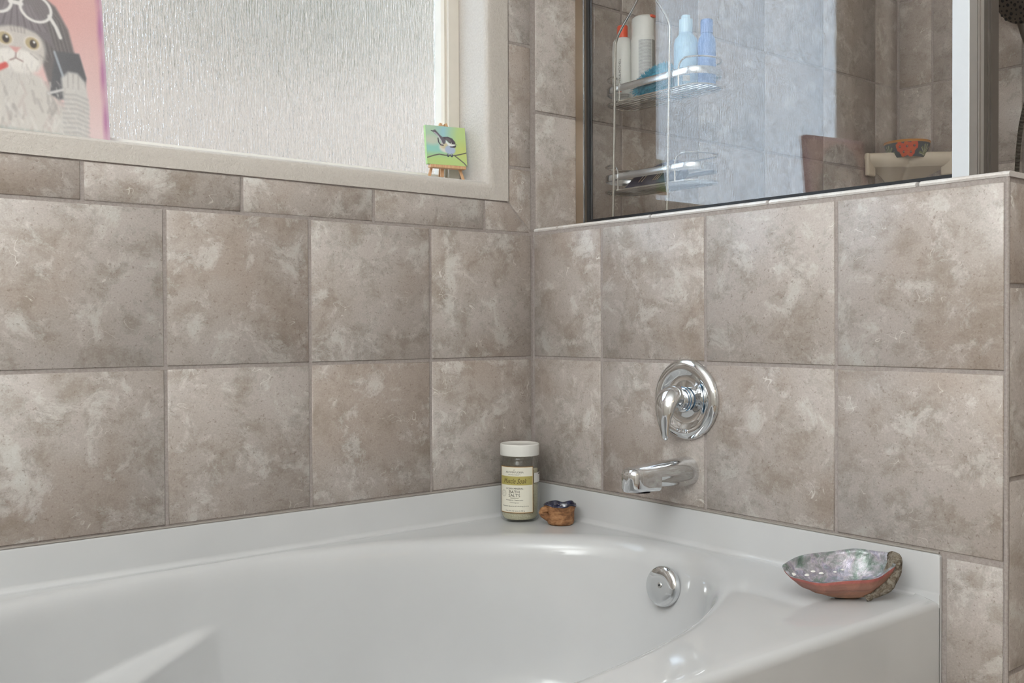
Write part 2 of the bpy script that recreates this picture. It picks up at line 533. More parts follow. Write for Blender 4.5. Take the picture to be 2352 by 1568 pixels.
for s_, dz in PR:
    ring = []
    for o in outer:
        t2 = math.atan2((o[1] - EY) / EB, (o[0] - EX) / EA)
        x, y, z = EX + EA * s_ * math.cos(t2), EY + EB * s_ * math.sin(t2), TZ + dz
        y -= ledge(x, y, z) * abs(math.sin(t2))
        ring.append((x, y, z))
    rings.append(ring)
rings = [[(x - EX, y - EY, z) for x, y, z in r] for r in rings]
shell = obj('tub_shell', MB().loft(rings, True).mesh('tub_shell', True, 50), ACR, tub)
# raised wall ledge with cove at its foot (runs along both walls)
cr = .010
fp = [(0, .6065), (-.0035, .6065), (-.0058, .6055), (-.0065, .603)]       # offset from wall face, z
fp += [(-.0065, TZ + cr)] + [(-.0065 - cr + cr * math.cos(a), TZ + cr - cr * math.sin(a)) for a in [PI / 2 * i / 6 for i in range(1, 7)]]
fp += [(-.0065 - cr - .012, TZ + .0002), (-.0065 - cr - .012, TZ - .006), (0, TZ - .006)]
path = []
rc = .022   # rounded inside corner
sec = []
ends = [(-1.84, 0, 'x')]
pts = [((-1.84, 0), (0, -1))] + [((-.9, 0), (0, -1)), ((-rc, 0), (0, -1))]
for i in range(1, 7):
    a = PI / 2 * i / 7
    # normal turns from -y to -x; the path stays in the corner
    nx, ny = -math.sin(a), -math.cos(a)
    pts.append(((-rc - nx * 0 + rc * (1 - math.cos(a)) * 0 + rc * math.sin(a), -rc * (1 - math.cos(a))), (nx, ny)))
pts += [((0, -rc), (-1, 0)), ((0, -.6), (-1, 0)), ((0, -1.026), (-1, 0)), ((0, -1.047), (-1, 0)), ((0, -1.0640), (-1, 0)), ((0, -1.0670), (-1, 0))]
rg = []
for i, ((px, py), (nx, ny)) in enumerate(pts):
    q = []
    for off, z in fp:
        d = -off
        if i == len(pts) - 1: z = min(z, .6035)
        if i >= len(pts) - 3:
            d = min(d, .0085)
            if z < TZ + cr * .3: z = .003
        q.append((px + nx * d - EX, py + ny * d - EY, z))
    rg.append(q)
obj('wall_ledge', MB().loft(rg, True).mesh('wall_ledge', True, 40), ACR, tub)
# overflow plate on the end wall of the basin
ofl = obj('overflow_plate', MB().lathe([(.001, .0155), (.020, .0155), (.034, .0148), (.0385, .0125), (.0405, .009), (.041, .004), (.041, 0), (.030, -.002), (.001, -.002)], 64), CHROME, tub,
          (-.1005 - EX, -.533 - EY, .463), (0, -PI / 2 + .16, .03))
obj('screw', MB().lathe([(.001, .0172), (.0045, .0170), (.0058, .0158), (.0058, .0145)], 20), STEEL, ofl, (0.002, 0, 0))
obj('screw_recess', MB().lathe([(.0005, .0176), (.0026, .0175), (.0026, .0165)], 6), RUBBER, ofl, (0.002, 0, 0))
obj('drain', MB().lathe([(.001, .006), (.026, .006), (.034, .003), (.036, 0)], 40), CHROME, tub, (.42, 0, .104))

# ------------------------------------------------------------------ tub valve and spout
VY, VZ = -.507, .839
valve = thing('tub_valve', 'chrome single lever mixer valve with round plate on the tiled half wall', 'tap', (0, VY, VZ), (0, -PI / 2, 0))
# local z = out of the wall (world -x), local x = world z, local y = world y
obj('escutcheon', MB().lathe([(.078, 0), (.085, 0), (.0858, .003), (.0850, .007), (.0815, .0115), (.0745, .0145), (.067, .0148), (.060, .0125), (.054, .0095), (.046, .0082), (.036, .0092), (.029, .0105), (.024, .011)], 96), CHROME, valve)
obj('collar', MB().lathe([(.0265, .009), (.0265, .016), (.0255, .018), (.0235, .019), (.0235, .034), (.0225, .036), (.018, .036)], 56), CHROME, valve)


def arc(r, z, a0, a1, n=24): return [(r * math.cos(a0 + (a1 - a0) * i / n), r * math.sin(a0 + (a1 - a0) * i / n), z) for i in range(n + 1)]


obj('hot_mark', MB().tube(arc(.0268, .0185, math.radians(5), math.radians(80)), .0009, 6), plain('red_mark', (150, 40, 36), .4), valve)
obj('cold_mark', MB().tube(arc(.0268, .0185, math.radians(-150), math.radians(0)), .0009, 6), plain('blue_mark', (30, 92, 128), .4), valve)
# lever: hub that flows into a drooping handle
spine = [(.006, .030), (.008, .040), (.007, .050), (.002, .060), (-.008, .068), (-.020, .073), (-.033, .0755), (-.047, .0765), (-.060, .0765), (-.070, .0765), (-.078, .0765), (-.082, .0765)]
hw = [.024, .0270, .0280, .0275, .026, .0232, .019, .0148, .0115, .0098, .0082, .003]
ht = [.023, .0245, .0240, .022, .0185, .015, .0118, .0090, .0072, .0062, .0050, .002]
rg = []
for i, (px, pz) in enumerate(spine):
    a, c = spine[max(i - 1, 0)], spine[min(i + 1, len(spine) - 1)]
    t = Vector((c[0] - a[0], 0, c[1] - a[1])).normalized(); nrm = Vector((t.z, 0, -t.x))
    rg.append([Vector((px, 0, pz)) + nrm * (ht[i] * math.cos(2 * PI * k / 28)) + Vector((0, 1, 0)) * (hw[i] * math.sin(2 * PI * k / 28)) for k in range(28)])
lev = obj('lever', MB().loft(rg).mesh('lever', True, 60), CHROME, valve, rot=(0, 0, .10))
sub = lev.modifiers.new('subd', 'SUBSURF'); sub.levels = 1; sub.render_levels = 2
tm = text_mesh('MOEN', .011, extrude=.0004)
obj('embossed_name', tm, CHROME, valve, (-.0665, .002, .0152), (0, 0, -PI / 2))

SPY, SPZ = -.508, .687
spout = thing('tub_spout', 'chrome tub spout below the mixer valve over the bath', 'spout', (0, SPY, SPZ))
rg = []
secs = [(.004, .0305, .0305, -.0305), (-.004, .0312, .0312, -.0312), (-.020, .0308, .0304, -.0308), (-.045, .0292, .0292, -.0282), (-.075, .0277, .0277, -.0255), (-.100, .0268, .0262, -.0232),
        (-.1085, .0266, .0258, -.0228), (-.1100, .0266, .0257, -.0300), (-.125, .0262, .0250, -.0295), (-.145, .0256, .0240, -.0285), (-.160, .0248, .0232, -.0277), (-.170, .0232, .0222, -.0271), (-.177, .0205, .0200, -.0267), (-.182, .0160, .0165, -.0265), (-.1855, .0080, .0080, -.0263)]
for x, w, t, bt in secs:
    n = 40; q = []
    e = 2.0 + 1.6 * min(1, max(0, (-x - .02) / .09))
    for k in range(n):
        a = 2 * PI * k / n; ca, sa = math.cos(a), math.sin(a)
        yy = w * math.copysign(abs(ca) ** (2 / e), ca)
        ee = 2.0 + (6 if x < -.109 and sa < 0 else 0) + (e - 2) * .4
        zz = math.copysign(abs(sa) ** (2 / ee), sa) * (t if sa >= 0 else -bt)
        if -.1095 < x < -.03 and sa < -.05: yy *= .80
        q.append((x, yy, zz))
    rg.append(q)
obj('spout_body', MB().loft(rg).mesh('spout_body', True, 42), CHROME, spout)
obj('outlet', MB().lathe([(.001, 0), (.017, 0), (.019, -.001)], 28), RUBBER, spout, (-.142, 0, -.0290))

# ------------------------------------------------------------------ shower screen
XG = .163
screen = thing('shower_screen', 'framed glass shower panel with pale aluminium post standing on the tiled half wall', 'shower screen', (XG, 0, PT + .0045))
B0 = 0.0
GT = 1.05   # height of the glass above the half wall
obj('glass_pane', MB().box((-.003, -1.009, .012), (.003, -.036, GT - .01)).mesh('glass_pane', False), SCREEN, screen)
jm = MB().box((-.016, -.0315, 0), (.016, -.0005, GT))
bevel(obj('wall_jamb', jm.mesh('wall_jamb', False), plain('tile_reflection_aluminium', (176, 160, 142), .3, .85, .02), screen), .0015)  # tan of the reflected wall tiles is put into the metal colour
obj('jamb_lip', MB().box((-.0175, -.0325, 0), (-.013, -.0305, GT)).mesh('jamb_lip', False), ALU, screen)
gk = MB().box((-.006, -.0425, .002), (.006, -.0315, GT)); obj('gasket', gk.mesh('gasket', False), RUBBER, screen)
obj('gasket', MB().box((-.006, -1.005, .002), (.006, -.0425, .0295)).mesh('gasket', False), RUBBER, screen)
obj('gasket', MB().box((-.006, -1.0075, .002), (.006, -1.005, GT)).mesh('gasket', False), RUBBER, screen)
obj('bottom_rail', MB().box((-.012, -1.005, 0), (.012, -.0425, .012)).mesh('bottom_rail', False), ALU, screen)
bevel(obj('top_rail', MB().box((-.016, -1.075, GT), (.016, -.0005, GT + .03)).mesh('top_rail', False), ALU, screen), .002)
bevel(obj('post', MB().box((-.016, -1.0395, 0), (.016, -1.0075, GT)).mesh('post', False), ALUW, screen), .0012)
# stepped door-side profile
pf = [(-.0155, -1.0395), (-.0155, -1.0535), (-.013, -1.0535), (-.013, -1.0555), (-.0165, -1.0555), (-.0165, -1.0578), (-.011, -1.0578), (-.011, -1.0635), (-.0165, -1.0635), (-.0165, -1.0658),
      (-.009, -1.0685), (-.012, -1.0715), (-.008, -1.0735), (-.012, -1.0765), (.016, -1.0765), (.016, -1.0395)]
obj('strike_profile', MB().loft([[(x, y, 0) for x, y in pf], [(x, y, GT) for x, y in pf]]).mesh('strike_profile', False), plain('grey_strike_aluminium', (138, 132, 126), .34, .8, .03), screen)

# ------------------------------------------------------------------ shower caddy (hangs behind the glass)
XC = .178
caddy = thing('shower_caddy', 'two tier chrome wire shower caddy hanging behind the glass panel', 'caddy', (XC, -.205, PT + .02))
CX, CY, CZ = XC, -.205, PT + .02
wm = MB()
yl, yr = -.107, -.290


def wire_side(ys, sg):
    pth = []
    for z in np.linspace(1.262, 1.70, 12): pth.append((XC, ys + (-.010 if True else 0) * (z - 1.262) / .44, z))
    y0 = pth[-1][1]; mid = -.2215
    for i in range(1, 15):
        t = i / 14; e = t * t * (3 - 2 * t)
        pth.append((XC, y0 + (mid + (.018 if sg < 0 else -.018) * 1 - y0) * e if t < 1 else mid + (.018 if sg < 0 else -.018), 1.70 + .125 * t))
    for i in range(1, 10):
        t = i / 9
        pth.append((XC, mid + (.018 if sg < 0 else -.018) * math.cos(PI / 2 * t), 1.825 + .03 * t + .03 * math.sin(PI / 2 * t)))
    return pth


L = lambda p: [(x - CX, y - CY, z - CZ) for x, y, z in p]
obj('wire_frame', MB().tube(L(wire_side(yl, -1)), .0033, 8), STEEL, caddy)
obj('wire_frame', MB().tube(L(wire_side(yr, 1)), .0033, 8), STEEL, caddy)
obj('foot_wire', MB().tube(L([(XC, yl, 1.264), (XC, -.14, 1.2665), (XC, -.172, 1.268), (XC, -.183, 1.266), (XC, -.190, 1.258), (XC, -.192, 1.245)]), .0024, 8), STEEL, caddy)
obj('foot_wire', MB().tube(L([(XC, yr, 1.262), (XC, -.255, 1.2665), (XC, -.227, 1.268), (XC, -.216, 1.266), (XC, -.209, 1.258), (XC, -.207, 1.245)]), .0024, 8), STEEL, caddy)
# suction hook that carries the loop
hook = thing('suction_hook', 'clear suction hook on the glass holding the caddy', 'hook', (XG + .0035, -.2215, 1.902))
obj('suction_cup', MB().lathe([(.028, 0), (.026, .003), (.012, .007), (.006, .010), (.001, .010)], 28), plain('clear_rubber', (200, 204, 206), .3), hook, rot=(0, PI / 2, 0))
obj('hook_arm', MB().tube([(.008, 0, 0), (.018, 0, -.018), (.024, 0, -.024), (.028, 0, -.018), (.028, 0, -.008)], .003, 8), CHROME, hook)


def tier(zb, zband, zg, ycs):
    y0, y1, x0, x1 = ycs           # y0 > y1
    r = (x1 - x0) / 2
    xc = (x0 + x1) / 2

    def stad(z, inset=0, n=14, grow=0):
        q = []; R_ = r - inset
        for i in range(n + 1):
            a = -PI / 2 + PI * i / n
            q.append((xc + R_ * math.sin(a), y0 - r * .8 + R_ * .8 * math.cos(a), z))
        for i in range(n + 1):
            a = PI / 2 + PI * i / n
            q.append((xc + R_ * math.sin(a), y1 + r * .8 + R_ * .8 * math.cos(a), z))
        return q
    obj('base_ring', MB().tube(L(stad(zb)), .0024, 8, True), STEEL, caddy)
    for k in range(1, 8):
        xk = x0 + (x1 - x0) * k / 8; hl = math.sqrt(max(0, 1 - ((xk - xc) / r) ** 2)) * r * .8
        obj('base_wire', MB().tube(L([(xk, y0 - r * .8 + hl, zb), (xk, y1 + r * .8 - hl, zb)]), .0018, 6), STEEL, caddy)
    # flat band
    ring = stad(zband); rg = []
    for dz, dr in ((-.0090, .0), (-.0065, -.0034), (.0065, -.0034), (.0090, 0), (.0065, .0020), (-.0065, .0020)):
        rg.append([(p[0] + dr * (p[0] - xc) / r, p[1], p[2] + dz) for p in ring])
    m = MB(); n = len(ring); k = len(rg)
    v = [q for rr_ in rg for q in L(rr_)]; f = []
    for i in range(k):
        for j in range(n):
            f.append((i * n + j, i * n + (j + 1) % n, ((i + 1) % k) * n + (j + 1) % n, ((i + 1) % k) * n + j))
    m.add(v, f); obj('band', m.mesh('band', True, 60), ALU, caddy)
    # guard wire: rises at the front and runs round both ends and the far side
    top = stad(zg)
    n2 = len(top) // 2
    # rotate so that the opening lies at the front (x0) side
    front = [p for p in top]
    ya, yb = y0 - r * .8 - .028, y1 + r * .8 + .02
    left_up = [(x0, ya, zb), (x0, ya, zb + (zg - zb) * .7), (x0, ya + .004, zg - .010), (x0, ya + .012, zg - .003), (x0, ya + .022, zg)]
    right_dn = [(x0, yb - .022, zg), (x0, yb - .012, zg - .003), (x0, yb - .004, zg - .010), (x0, yb, zb + (zg - zb) * .7), (x0, yb, zb)]
    # order: start at front-left going round left end to far side, right end, back to front
    obj('guard_wire', MB().tube(L(left_up + front + right_dn), .0023, 8), STEEL, caddy)
    for ys in (-.115, -.290):
        obj('clip', MB().box((x0 - CX - .004, ys - CY - .004, zband - CZ - .006), (x0 - CX + .002, ys - CY + .004, zband - CZ + .006)).mesh('clip', False), ALU, caddy)


tier(1.5625, 1.596, 1.627, (-.052, -.386, XC + .006, XC + .118))
tier(1.339, 1.373, 1.404, (-.046, -.374, XC + .006, XC + .118))

ZB1, ZB2 = 1.5625 + .003, 1.339 + .003


def bottle(name, label, prof, mat, loc, squash=(1, 1), cap=None, capmat=None, rz=0.0, seg=36, extra=None):
    t = thing(name, label, 'bottle', loc, (0, 0, rz))
    m = MB().lathe(prof, seg); m.v = [(x * squash[0], y * squash[1], z) for x, y, z in m.v]
    body = obj('body', m, mat, t)
    if cap:
        c = MB().lathe(cap, seg); c.v = [(x * squash[0], y * squash[1], z) for x, y, z in c.v]
        obj('cap', c, capmat, t)
    if extra: extra(t)
    return t


def label_print(name, base, ink, sz=(60, 60, 210), lo=.45):
    t = NT(name).set(Roughness=.4)
    n = t.noise(t.coord(scale=(1, 1, 1.0)), 400, 2, .5)
    wv = t.new('ShaderNodeTexWave', wave_type='BANDS', bands_direction='Z'); wv.inputs['Scale'].default_value = 105; wv.inputs['Distortion'].default_value = 0
    tc = t.new('ShaderNodeTexCoord'); t.link(tc.outputs['Object'], wv.inputs['Vector'])
    mt = t.new('ShaderNodeMath', operation='MULTIPLY'); t.link(n, mt.inputs[0]); t.link(wv.outputs['Fac'], mt.inputs[1])
    t.color(t.ramp(mt.outputs[0], [(.22, base), (.34, ink)]))
    return t.m


WHITEP = plain('white_plastic', (226, 226, 222), .35, 0, .01)
ORANGE = plain('orange_red_plastic', (222, 74, 30), .35, 0, .03)


def cyl_patch(r, a0, a1, z0, z1, n=20, sq=(1, 1)):
    m = MB(); v = []
    for i in range(n + 1):
        a = a0 + (a1 - a0) * i / n
        for z in (z0, z1): v.append((r * math.cos(a) * sq[0], r * math.sin(a) * sq[1], z))
    m.add(v, [(2 * i, 2 * i + 2, 2 * i + 3, 2 * i + 1) for i in range(n)])
    return m


def b1_extra(t):
    obj('orange_square', cyl_patch(.0284, math.radians(195), math.radians(214), .028, .042, 8, (.86, 1)), ORANGE, t)
    tm = text_mesh('PAUL MITCHELL', .0078, extrude=.0, spacing=1.0)
    ac = math.radians(206)
    for v in tm.vertices:   # run the words up the bottle
        sx_, sy_ = v.co.x, v.co.y
        a = ac - sy_ / .027
        v.co = Vector((.0286 * math.cos(a) * .86, .0286 * math.sin(a), .085 + sx_))
    obj('lettering', tm, plain('dark_print', (60, 56, 58), .5), t)
    obj('back_print', cyl_patch(.0284, math.radians(190), math.radians(262), .006, .024, 12, (.86, 1)), label_print('fine_print', (214, 212, 206), (110, 108, 106)), t)


bottle('shampoo_bottle', 'white bottle with orange red cap standing in the upper caddy basket', [(.001, 0), (.025, 0), (.028, .004), (.028, .150), (.026, .163), (.020, .170), (.001, .170)], WHITEP, (.232, -.088, ZB1), (.86, 1),
       [(.015, .170), (.0150, .200), (.0135, .203), (.001, .203)], ORANGE, 0, extra=b1_extra)


def b2_extra(t):
    obj('label_panel', cyl_patch(.0333, math.radians(196), math.radians(262), .012, .150, 16, (.8, 1)), label_print('grey_fine_print', (206, 208, 208), (156, 158, 160)), t)
    obj('label_panel', cyl_patch(.0333, math.radians(266), math.radians(330), .012, .150, 16, (.8, 1)), label_print('dark_fine_print', (158, 156, 152), (122, 120, 117)), t)
    obj('cap_tab', MB().box((-.004, -.034, .206), (.010, -.024, .212)).mesh('cap_tab', False), ORANGE, t)


bottle('conditioner_bottle', 'taller white bottle covered in grey small print beside the red capped one', [(.001, 0), (.029, 0), (.033, .004), (.0330, .158), (.0315, .162)], WHITEP, (.243, -.150, ZB1), (.8, 1),
       [(.0318, .160), (.0318, .200), (.030, .210), (.024, .214), (.001, .215)], WHITEP, 0, extra=b2_extra)
PALEB = label_print('pale_blue_print', (164, 200, 222), (140, 180, 208)); PBC = plain('pale_blue_plastic', (178, 210, 228), .3)
MIDB = label_print('mid_blue_print', (64, 110, 176), (88, 130, 190)); MBC = plain('mid_blue_plastic', (58, 104, 172), .3)


def b3_extra(t):
    obj('white_square', cyl_patch(.0293, math.radians(206), math.radians(240), .016, .030, 8), WHITEP, t)


bottle('spray_bottle', 'pale blue bottle with stepped cap in the upper caddy basket', [(.001, 0), (.027, 0), (.029, .003), (.029, .112), (.027, .122), (.019, .132), (.016, .136), (.016, .140)], PALEB, (.238, -.297, ZB1), (1, 1),
       [(.0165, .138), (.0165, .170), (.0115, .172), (.0105, .180), (.001, .180)], PBC, 0, extra=b3_extra)
bottle('blue_bottle', 'darker blue bottle next to the pale blue one', [(.001, 0), (.022, 0), (.024, .003), (.024, .104), (.022, .116), (.016, .126), (.014, .132)], MIDB, (.258, -.345, ZB1), (.9, .9),
       [(.0165, .130), (.0165, .158), (.015, .162), (.001, .162)], MBC)
# bath mitt with chenille tufts
mitt = thing('chenille_mitt', 'fluffy turquoise chenille wash mitt lying in the upper caddy basket', 'mitt', (.219, -.236, ZB1))
MITTM = plain('turquoise_chenille', (44, 150, 178), .9, 0, .25, 120)
rg = []
for i in range(9):
    t = i / 8; y = .068 - .105 * t; h = .066 * (1 - (2 * t - 1) ** 4 * .5) * (.78 + .4 * t); w = .024
    rg.append([(w * math.cos(2 * PI * k / 16), y, h * .5 + h * .45 * math.sin(2 * PI * k / 16) + .004) for k in range(16)])
obj('mitt_body', MB().loft(rg).mesh('mitt_body'), MITTM, mitt)
tf = MB(); rl = random.Random(5)
for i in range(2600):
    r_ = rg[rl.randrange(9)]; k = rl.randrange(16); c = Vector(r_[k]); ctr = Vector((0, c.y, .034))
    c.y += rl.uniform(-.009, .009); nrm = (c - ctr); nrm.y += rl.uniform(-.01, .01); nrm.normalize()
    d = (nrm + Vector((rl.uniform(-.6, .6), rl.uniform(-.6, .6), rl.uniform(-.6, .6)))).normalized()
    base = c - nrm * .002; tip = c + d * rl.uniform(.006, .011)
    if tip.z < .001: continue
    e = d.orthogonal().normalized() * .0010; e2 = d.cross(e).normalized() * .0010
    tf.add([base + e, base + e2, base - e, base - e2, tip], [(0, 1, 4), (1, 2, 4), (2, 3, 4), (3, 0, 4)])
tag(obj('tufts', tf.mesh('tufts', False), MITTM, mitt), kind='stuff')
# lower tier: dark pouch
pk = thing('zip_pouch', 'dark navy pouch with thin gold lettering lying in the lower caddy basket', 'pouch', (.226, -.215, ZB2))
pp = [(.103, .002), (.060, .034), (-.020, .052), (-.062, .057), (-.082, .047), (-.090, .024), (-.070, .004), (-.010, .001)]
rg = []
for x, k in ((-.020, .90), (-.017, .97), (-.012, 1.0), (.012, 1.0), (.018, .96), (.022, .88)):
    rg.append([(x + .10 * (z - .025) * .5, y * k + .004 * (1 - k), .001 + (z - .001) * k) for y, z in pp])
m = MB().loft(rg); m.v = [(x, y, max(z, .0006)) for x, y, z in m.v]
bevel(obj('pouch_body', m.mesh('pouch_body', False), plain('navy_nylon', (38, 34, 58), .35, 0, .12, 40), pk), .004)
for yy in (.030, .020, -.018, -.025, -.032):
    obj('gold_lettering', MB().tube([(-.0265, yy + .010, .012), (-.0225, yy - .004, .026)], .0008, 6), plain('gold_print', (188, 164, 140), .5), pk)

# ------------------------------------------------------------------ corner shelf, bowl, hand shower
CERAM = plain('ivory_ceramic', (222, 210, 192), .2, 0, .01)
shelf = thing('corner_shelf', 'ivory ceramic corner shelf with wavy front lip in the shower corner', 'shelf', (X3, 0, 1.513))
nn = 40; leg = .212


def front(t, k=1.0):
    # t 0..1 from the window-wall end to the far-wall end; gently bowed with a notch in the middle
    a = PI / 2 * t
    bow = 1.0 - .30 * math.sin(2 * a) - .06 * math.exp(-((t - .5) / .06) ** 2)
    return Vector((-leg * math.cos(a) * (bow if 0 < t < 1 else 1), -leg * math.sin(a) * (bow if 0 < t < 1 else 1)))


fr = [front(i / nn) for i in range(nn + 1)]
rows = []
for k, z in ((.90, .030), (1.0, .045), (1.02, .060), (1.01, .0735), (.975, .077), (.93, .0735), (.90, .058)):
    rows.append([(p.x * k if k <= 1 else p.x * k, p.y * k, z - (.006 * math.exp(-((i / nn - .5) / .07) ** 2) if z > .06 else 0)) for i, p in enumerate(fr)])
clampv = lambda q: [(min(x, -.0005), min(y, -.0005), z) for x, y, z in q]
rows = [clampv(r_) for r_ in rows]
m = MB(); m.loft(rows, False, False)
obj('lip', m.mesh('lip', True, 60), CERAM, shelf)
m = MB(); m.loft([clampv([(p.x * .90, p.y * .90, .058) for p in fr]), clampv([(p.x * .02, p.y * .02, .058) for p in fr])], False, False)
obj('shelf_top', m, CERAM, shelf)
m = MB(); m.loft([clampv([(p.x * .90, p.y * .90, .030) for p in fr]), clampv([(p.x * .55, p.y * .55, .005) for p in fr]), clampv([(p.x * .25, p.y * .25, -.030) for p in fr]), clampv([(p.x * .01, p.y * .01, -.042) for p in fr])], False, False)
obj('underside', m.mesh('underside'), CERAM, shelf)
bevel(obj('flange', MB().box((-leg - .004, -.016, -.002), (-leg + .045, 0, .077)).mesh('flange', False), CERAM, shelf), .006)
bevel(obj('flange', MB().box((-.016, -leg - .004, -.002), (0, -leg + .045, .077)).mesh('flange', False), CERAM, shelf), .006)

# painted bowl
def paint_mesh(name, verts, nu, nv, colors, closed_u=False):
    f = []
    for j in range(nv - 1):
        for i in range(nu if closed_u else nu - 1):
            k = (i + 1) % nu
            f.append((j * nu + i, j * nu + k, (j + 1) * nu + k, (j + 1) * nu + i))
    me = bpy.data.meshes.new(name); me.from_pydata([tuple(v) for v in verts], [], f); me.update()
    ca = me.color_attributes.new('Col', 'FLOAT_COLOR', 'POINT')
    c = np.asarray(colors, dtype=np.float64).reshape(-1, 3) / 255.0
    l = np.where(c <= .04045, c / 12.92, ((np.clip(c, 0, 1) + .055) / 1.055) ** 2.4)
    ca.data.foreach_set('color', np.concatenate([l, np.ones((len(l), 1))], 1).astype(np.float32).ravel())
    me.shade_smooth()
    return me


def blend(img, mask, c):
    m = np.clip(mask, 0, 1)[..., None]; img[:] = img * (1 - m) + np.array(c, dtype=float) * m


def ell(U, V, cx, cy, rx, ry, rot=0.0, soft=.12):
    c, s = math.cos(rot), math.sin(rot); x, y = U - cx, V - cy
    d = np.sqrt(((x * c + y * s) / rx) ** 2 + ((-x * s + y * c) / ry) ** 2)
    return np.clip((1 - d) / soft + .5, 0, 1)


def poly(U, V, pts, soft=.01):
    inside = np.zeros(U.shape, bool); dist = np.full(U.shape, 9.0); n = len(pts)
    for i in range(n):
        (x0, y0), (x1, y1) = pts[i], pts[(i + 1) % n]
        cond = ((y0 > V) != (y1 > V))
        with np.errstate(divide='ignore', invalid='ignore'):
            inside ^= cond & (U < (x1 - x0) * (V - y0) / ((y1 - y0) if y1 != y0 else 1e-9) + x0)
        dx, dy = x1 - x0, y1 - y0; t = np.clip(((U - x0) * dx + (V - y0) * dy) / (dx * dx + dy * dy + 1e-12), 0, 1)
        dist = np.minimum(dist, np.hypot(U - x0 - t * dx, V - y0 - t * dy))
    return np.clip(np.where(inside, dist, -dist) / soft + .5, 0, 1)


def stroke(U, V, pts, w, soft=.6):
    dist = np.full(U.shape, 9.0)
    for (x0, y0), (x1, y1) in zip(pts[:-1], pts[1:]):
        dx, dy = x1 - x0, y1 - y0; t = np.clip(((U - x0) * dx + (V - y0) * dy) / (dx * dx + dy * dy + 1e-12), 0, 1)
        dist = np.minimum(dist, np.hypot(U - x0 - t * dx, V - y0 - t * dy))
    return np.clip((w - dist) / (w * soft) + .5, 0, 1)


bowl = thing('painted_bowl', 'small bowl painted with orange flowers standing on the corner shelf', 'bowl', (X3 - .083, -.083, 1.513 + .0585))
nu, nv = 240, 40
th = np.linspace(0, 2 * PI, nu, endpoint=False); hh = np.linspace(0, .054, nv)
TT, HH = np.meshgrid(th, hh)
ph = math.atan2(CAM.y + .083, CAM.x - X3 + .083)   # a flower bunch faces the room
TS = (TT - ph + PI / 6 + 4 * PI) % (2 * PI)
UU = TS / (2 * PI) * 6 % 1.0; cell = np.floor(TS / (2 * PI) * 6); VV = HH / .054
img = np.zeros((nv, nu, 3)) + np.array((58, 70, 78))
odd = (cell % 2 == 0)
for cx, cy in ((.18, .62), (.82, .66), (.34, .30), (.68, .28), (.5, .62)):
    for k in range(5):
        a = 2 * PI * k / 5 + cx * 9
        blend(img, ell(UU, VV, cx + .10 * math.cos(a), cy + .16 * math.sin(a), .105, .165) * odd, (208, 74 + 14 * (k % 2), 28))
    blend(img, ell(UU, VV, cx, cy, .045, .075) * odd, (44, 46, 56)); blend(img, ell(UU, VV, cx + .01, cy + .01, .016, .03) * odd, (224, 196, 130))
for k in range(6):
    a = PI * (.08 + .168 * k)
    blend(img, stroke(UU, VV, [(.5, .12), (.5 + .36 * math.cos(a), .12 + .66 * math.sin(a))], .05) * (~odd), (118, 128, 88))
    blend(img, stroke(UU, VV, [(.5, .12), (.5 + .38 * math.cos(a + .12), .12 + .68 * math.sin(a + .12))], .014) * (~odd), (206, 206, 188))
blend(img, (VV > .9).astype(float), (190, 128, 44))
rad = .058 + .018 * (hh / .054) ** .8
vs = [(rad[j] * math.cos(t), rad[j] * math.sin(t), hh[j]) for j in range(nv) for t in th]
obj('outer_wall', paint_mesh('outer_wall', vs, nu, nv, img, True), PAINT, bowl)
obj('inner_wall', MB().lathe([(.0765, .0535), (.077, .056), (.0755, .0575), (.073, .056), (.06, .012), (.04, .008), (.001, .007)], 48), plain('orange_glaze', (196, 132, 50), .25), bowl)
obj('foot', MB().lathe([(.001, .0005), (.056, .0), (.058, .001)], 40), CERAM, bowl)

# hand shower
NICKEL = plain('dark_nickel', (112, 106, 100), .35, .7, .04)
hs = thing('hand_shower', 'grey hand shower with round nozzle face and metal hose on the far shower wall', 'hand shower', (1.585, -.480, 2.012))
tilt = (0, -2.02, -.28)
hd = obj('shower_head', MB().lathe([(.001, .016), (.050, .016), (.070, .012), (.077, .004), (.078, -.006), (.070, -.018), (.045, -.028), (.02, -.032), (.001, -.033)], 56), NICKEL, hs, rot=tilt)
nz = plain('black_nozzle', (24, 22, 22), .6)
nzm = MB().lathe([(.0045, 0), (.0045, .0012), (.003, .002), (.0005, .002)], 10).mesh('nozzle')
k = 0
for ring, cnt in ((.012, 5), (.027, 10), (.042, 15), (.057, 20), (.068, 24)):
    for i in range(cnt):
        a = 2 * PI * (i + .5 * (k % 2)) / cnt + ring * 30; zz = .016 if ring < .05 else .016 - (ring - .05) * .2
        o = obj('nozzle', nzm, nz, hd, (ring * math.cos(a), ring * math.sin(a), zz - .0004)); s_ = .6 + .6 * ((i * 7 + k) % 3) / 2; o.scale = (s_, s_, 1)
    k += 1
obj('shower_handle', MB().tube([(.030, .008, -.030), (.050, .001, -.085), (.068, -.008, -.140), (.083, -.013, -.215)], [.017, .0155, .014, .0125], 16), NICKEL, hs)
obj('wall_bracket', MB().tube([(.076, -.011, -.175), (.1, -.012, -.172), (.131, -.012, -.172)], [.016, .014, .024], 16), NICKEL, hs)
hz = np.linspace(-.21, -.86, 40)
hp = [(.083 - .008 * min(1, (-.21 - z) / .2), float(np.interp(z, [-.86, -.70, -.54, -.46, -.38, -.30, -.21], [.028, .034, .036, .031, .023, .008, -.013])), z) for z in hz]
hose = NT('ribbed_metal_hose').set(Roughness=.3, Metallic=.9, Base_Color=rgba((150, 148, 144)))
wv = hose.new('ShaderNodeTexWave', wave_type='BANDS', bands_direction='Z'); wv.inputs['Scale'].default_value = 70
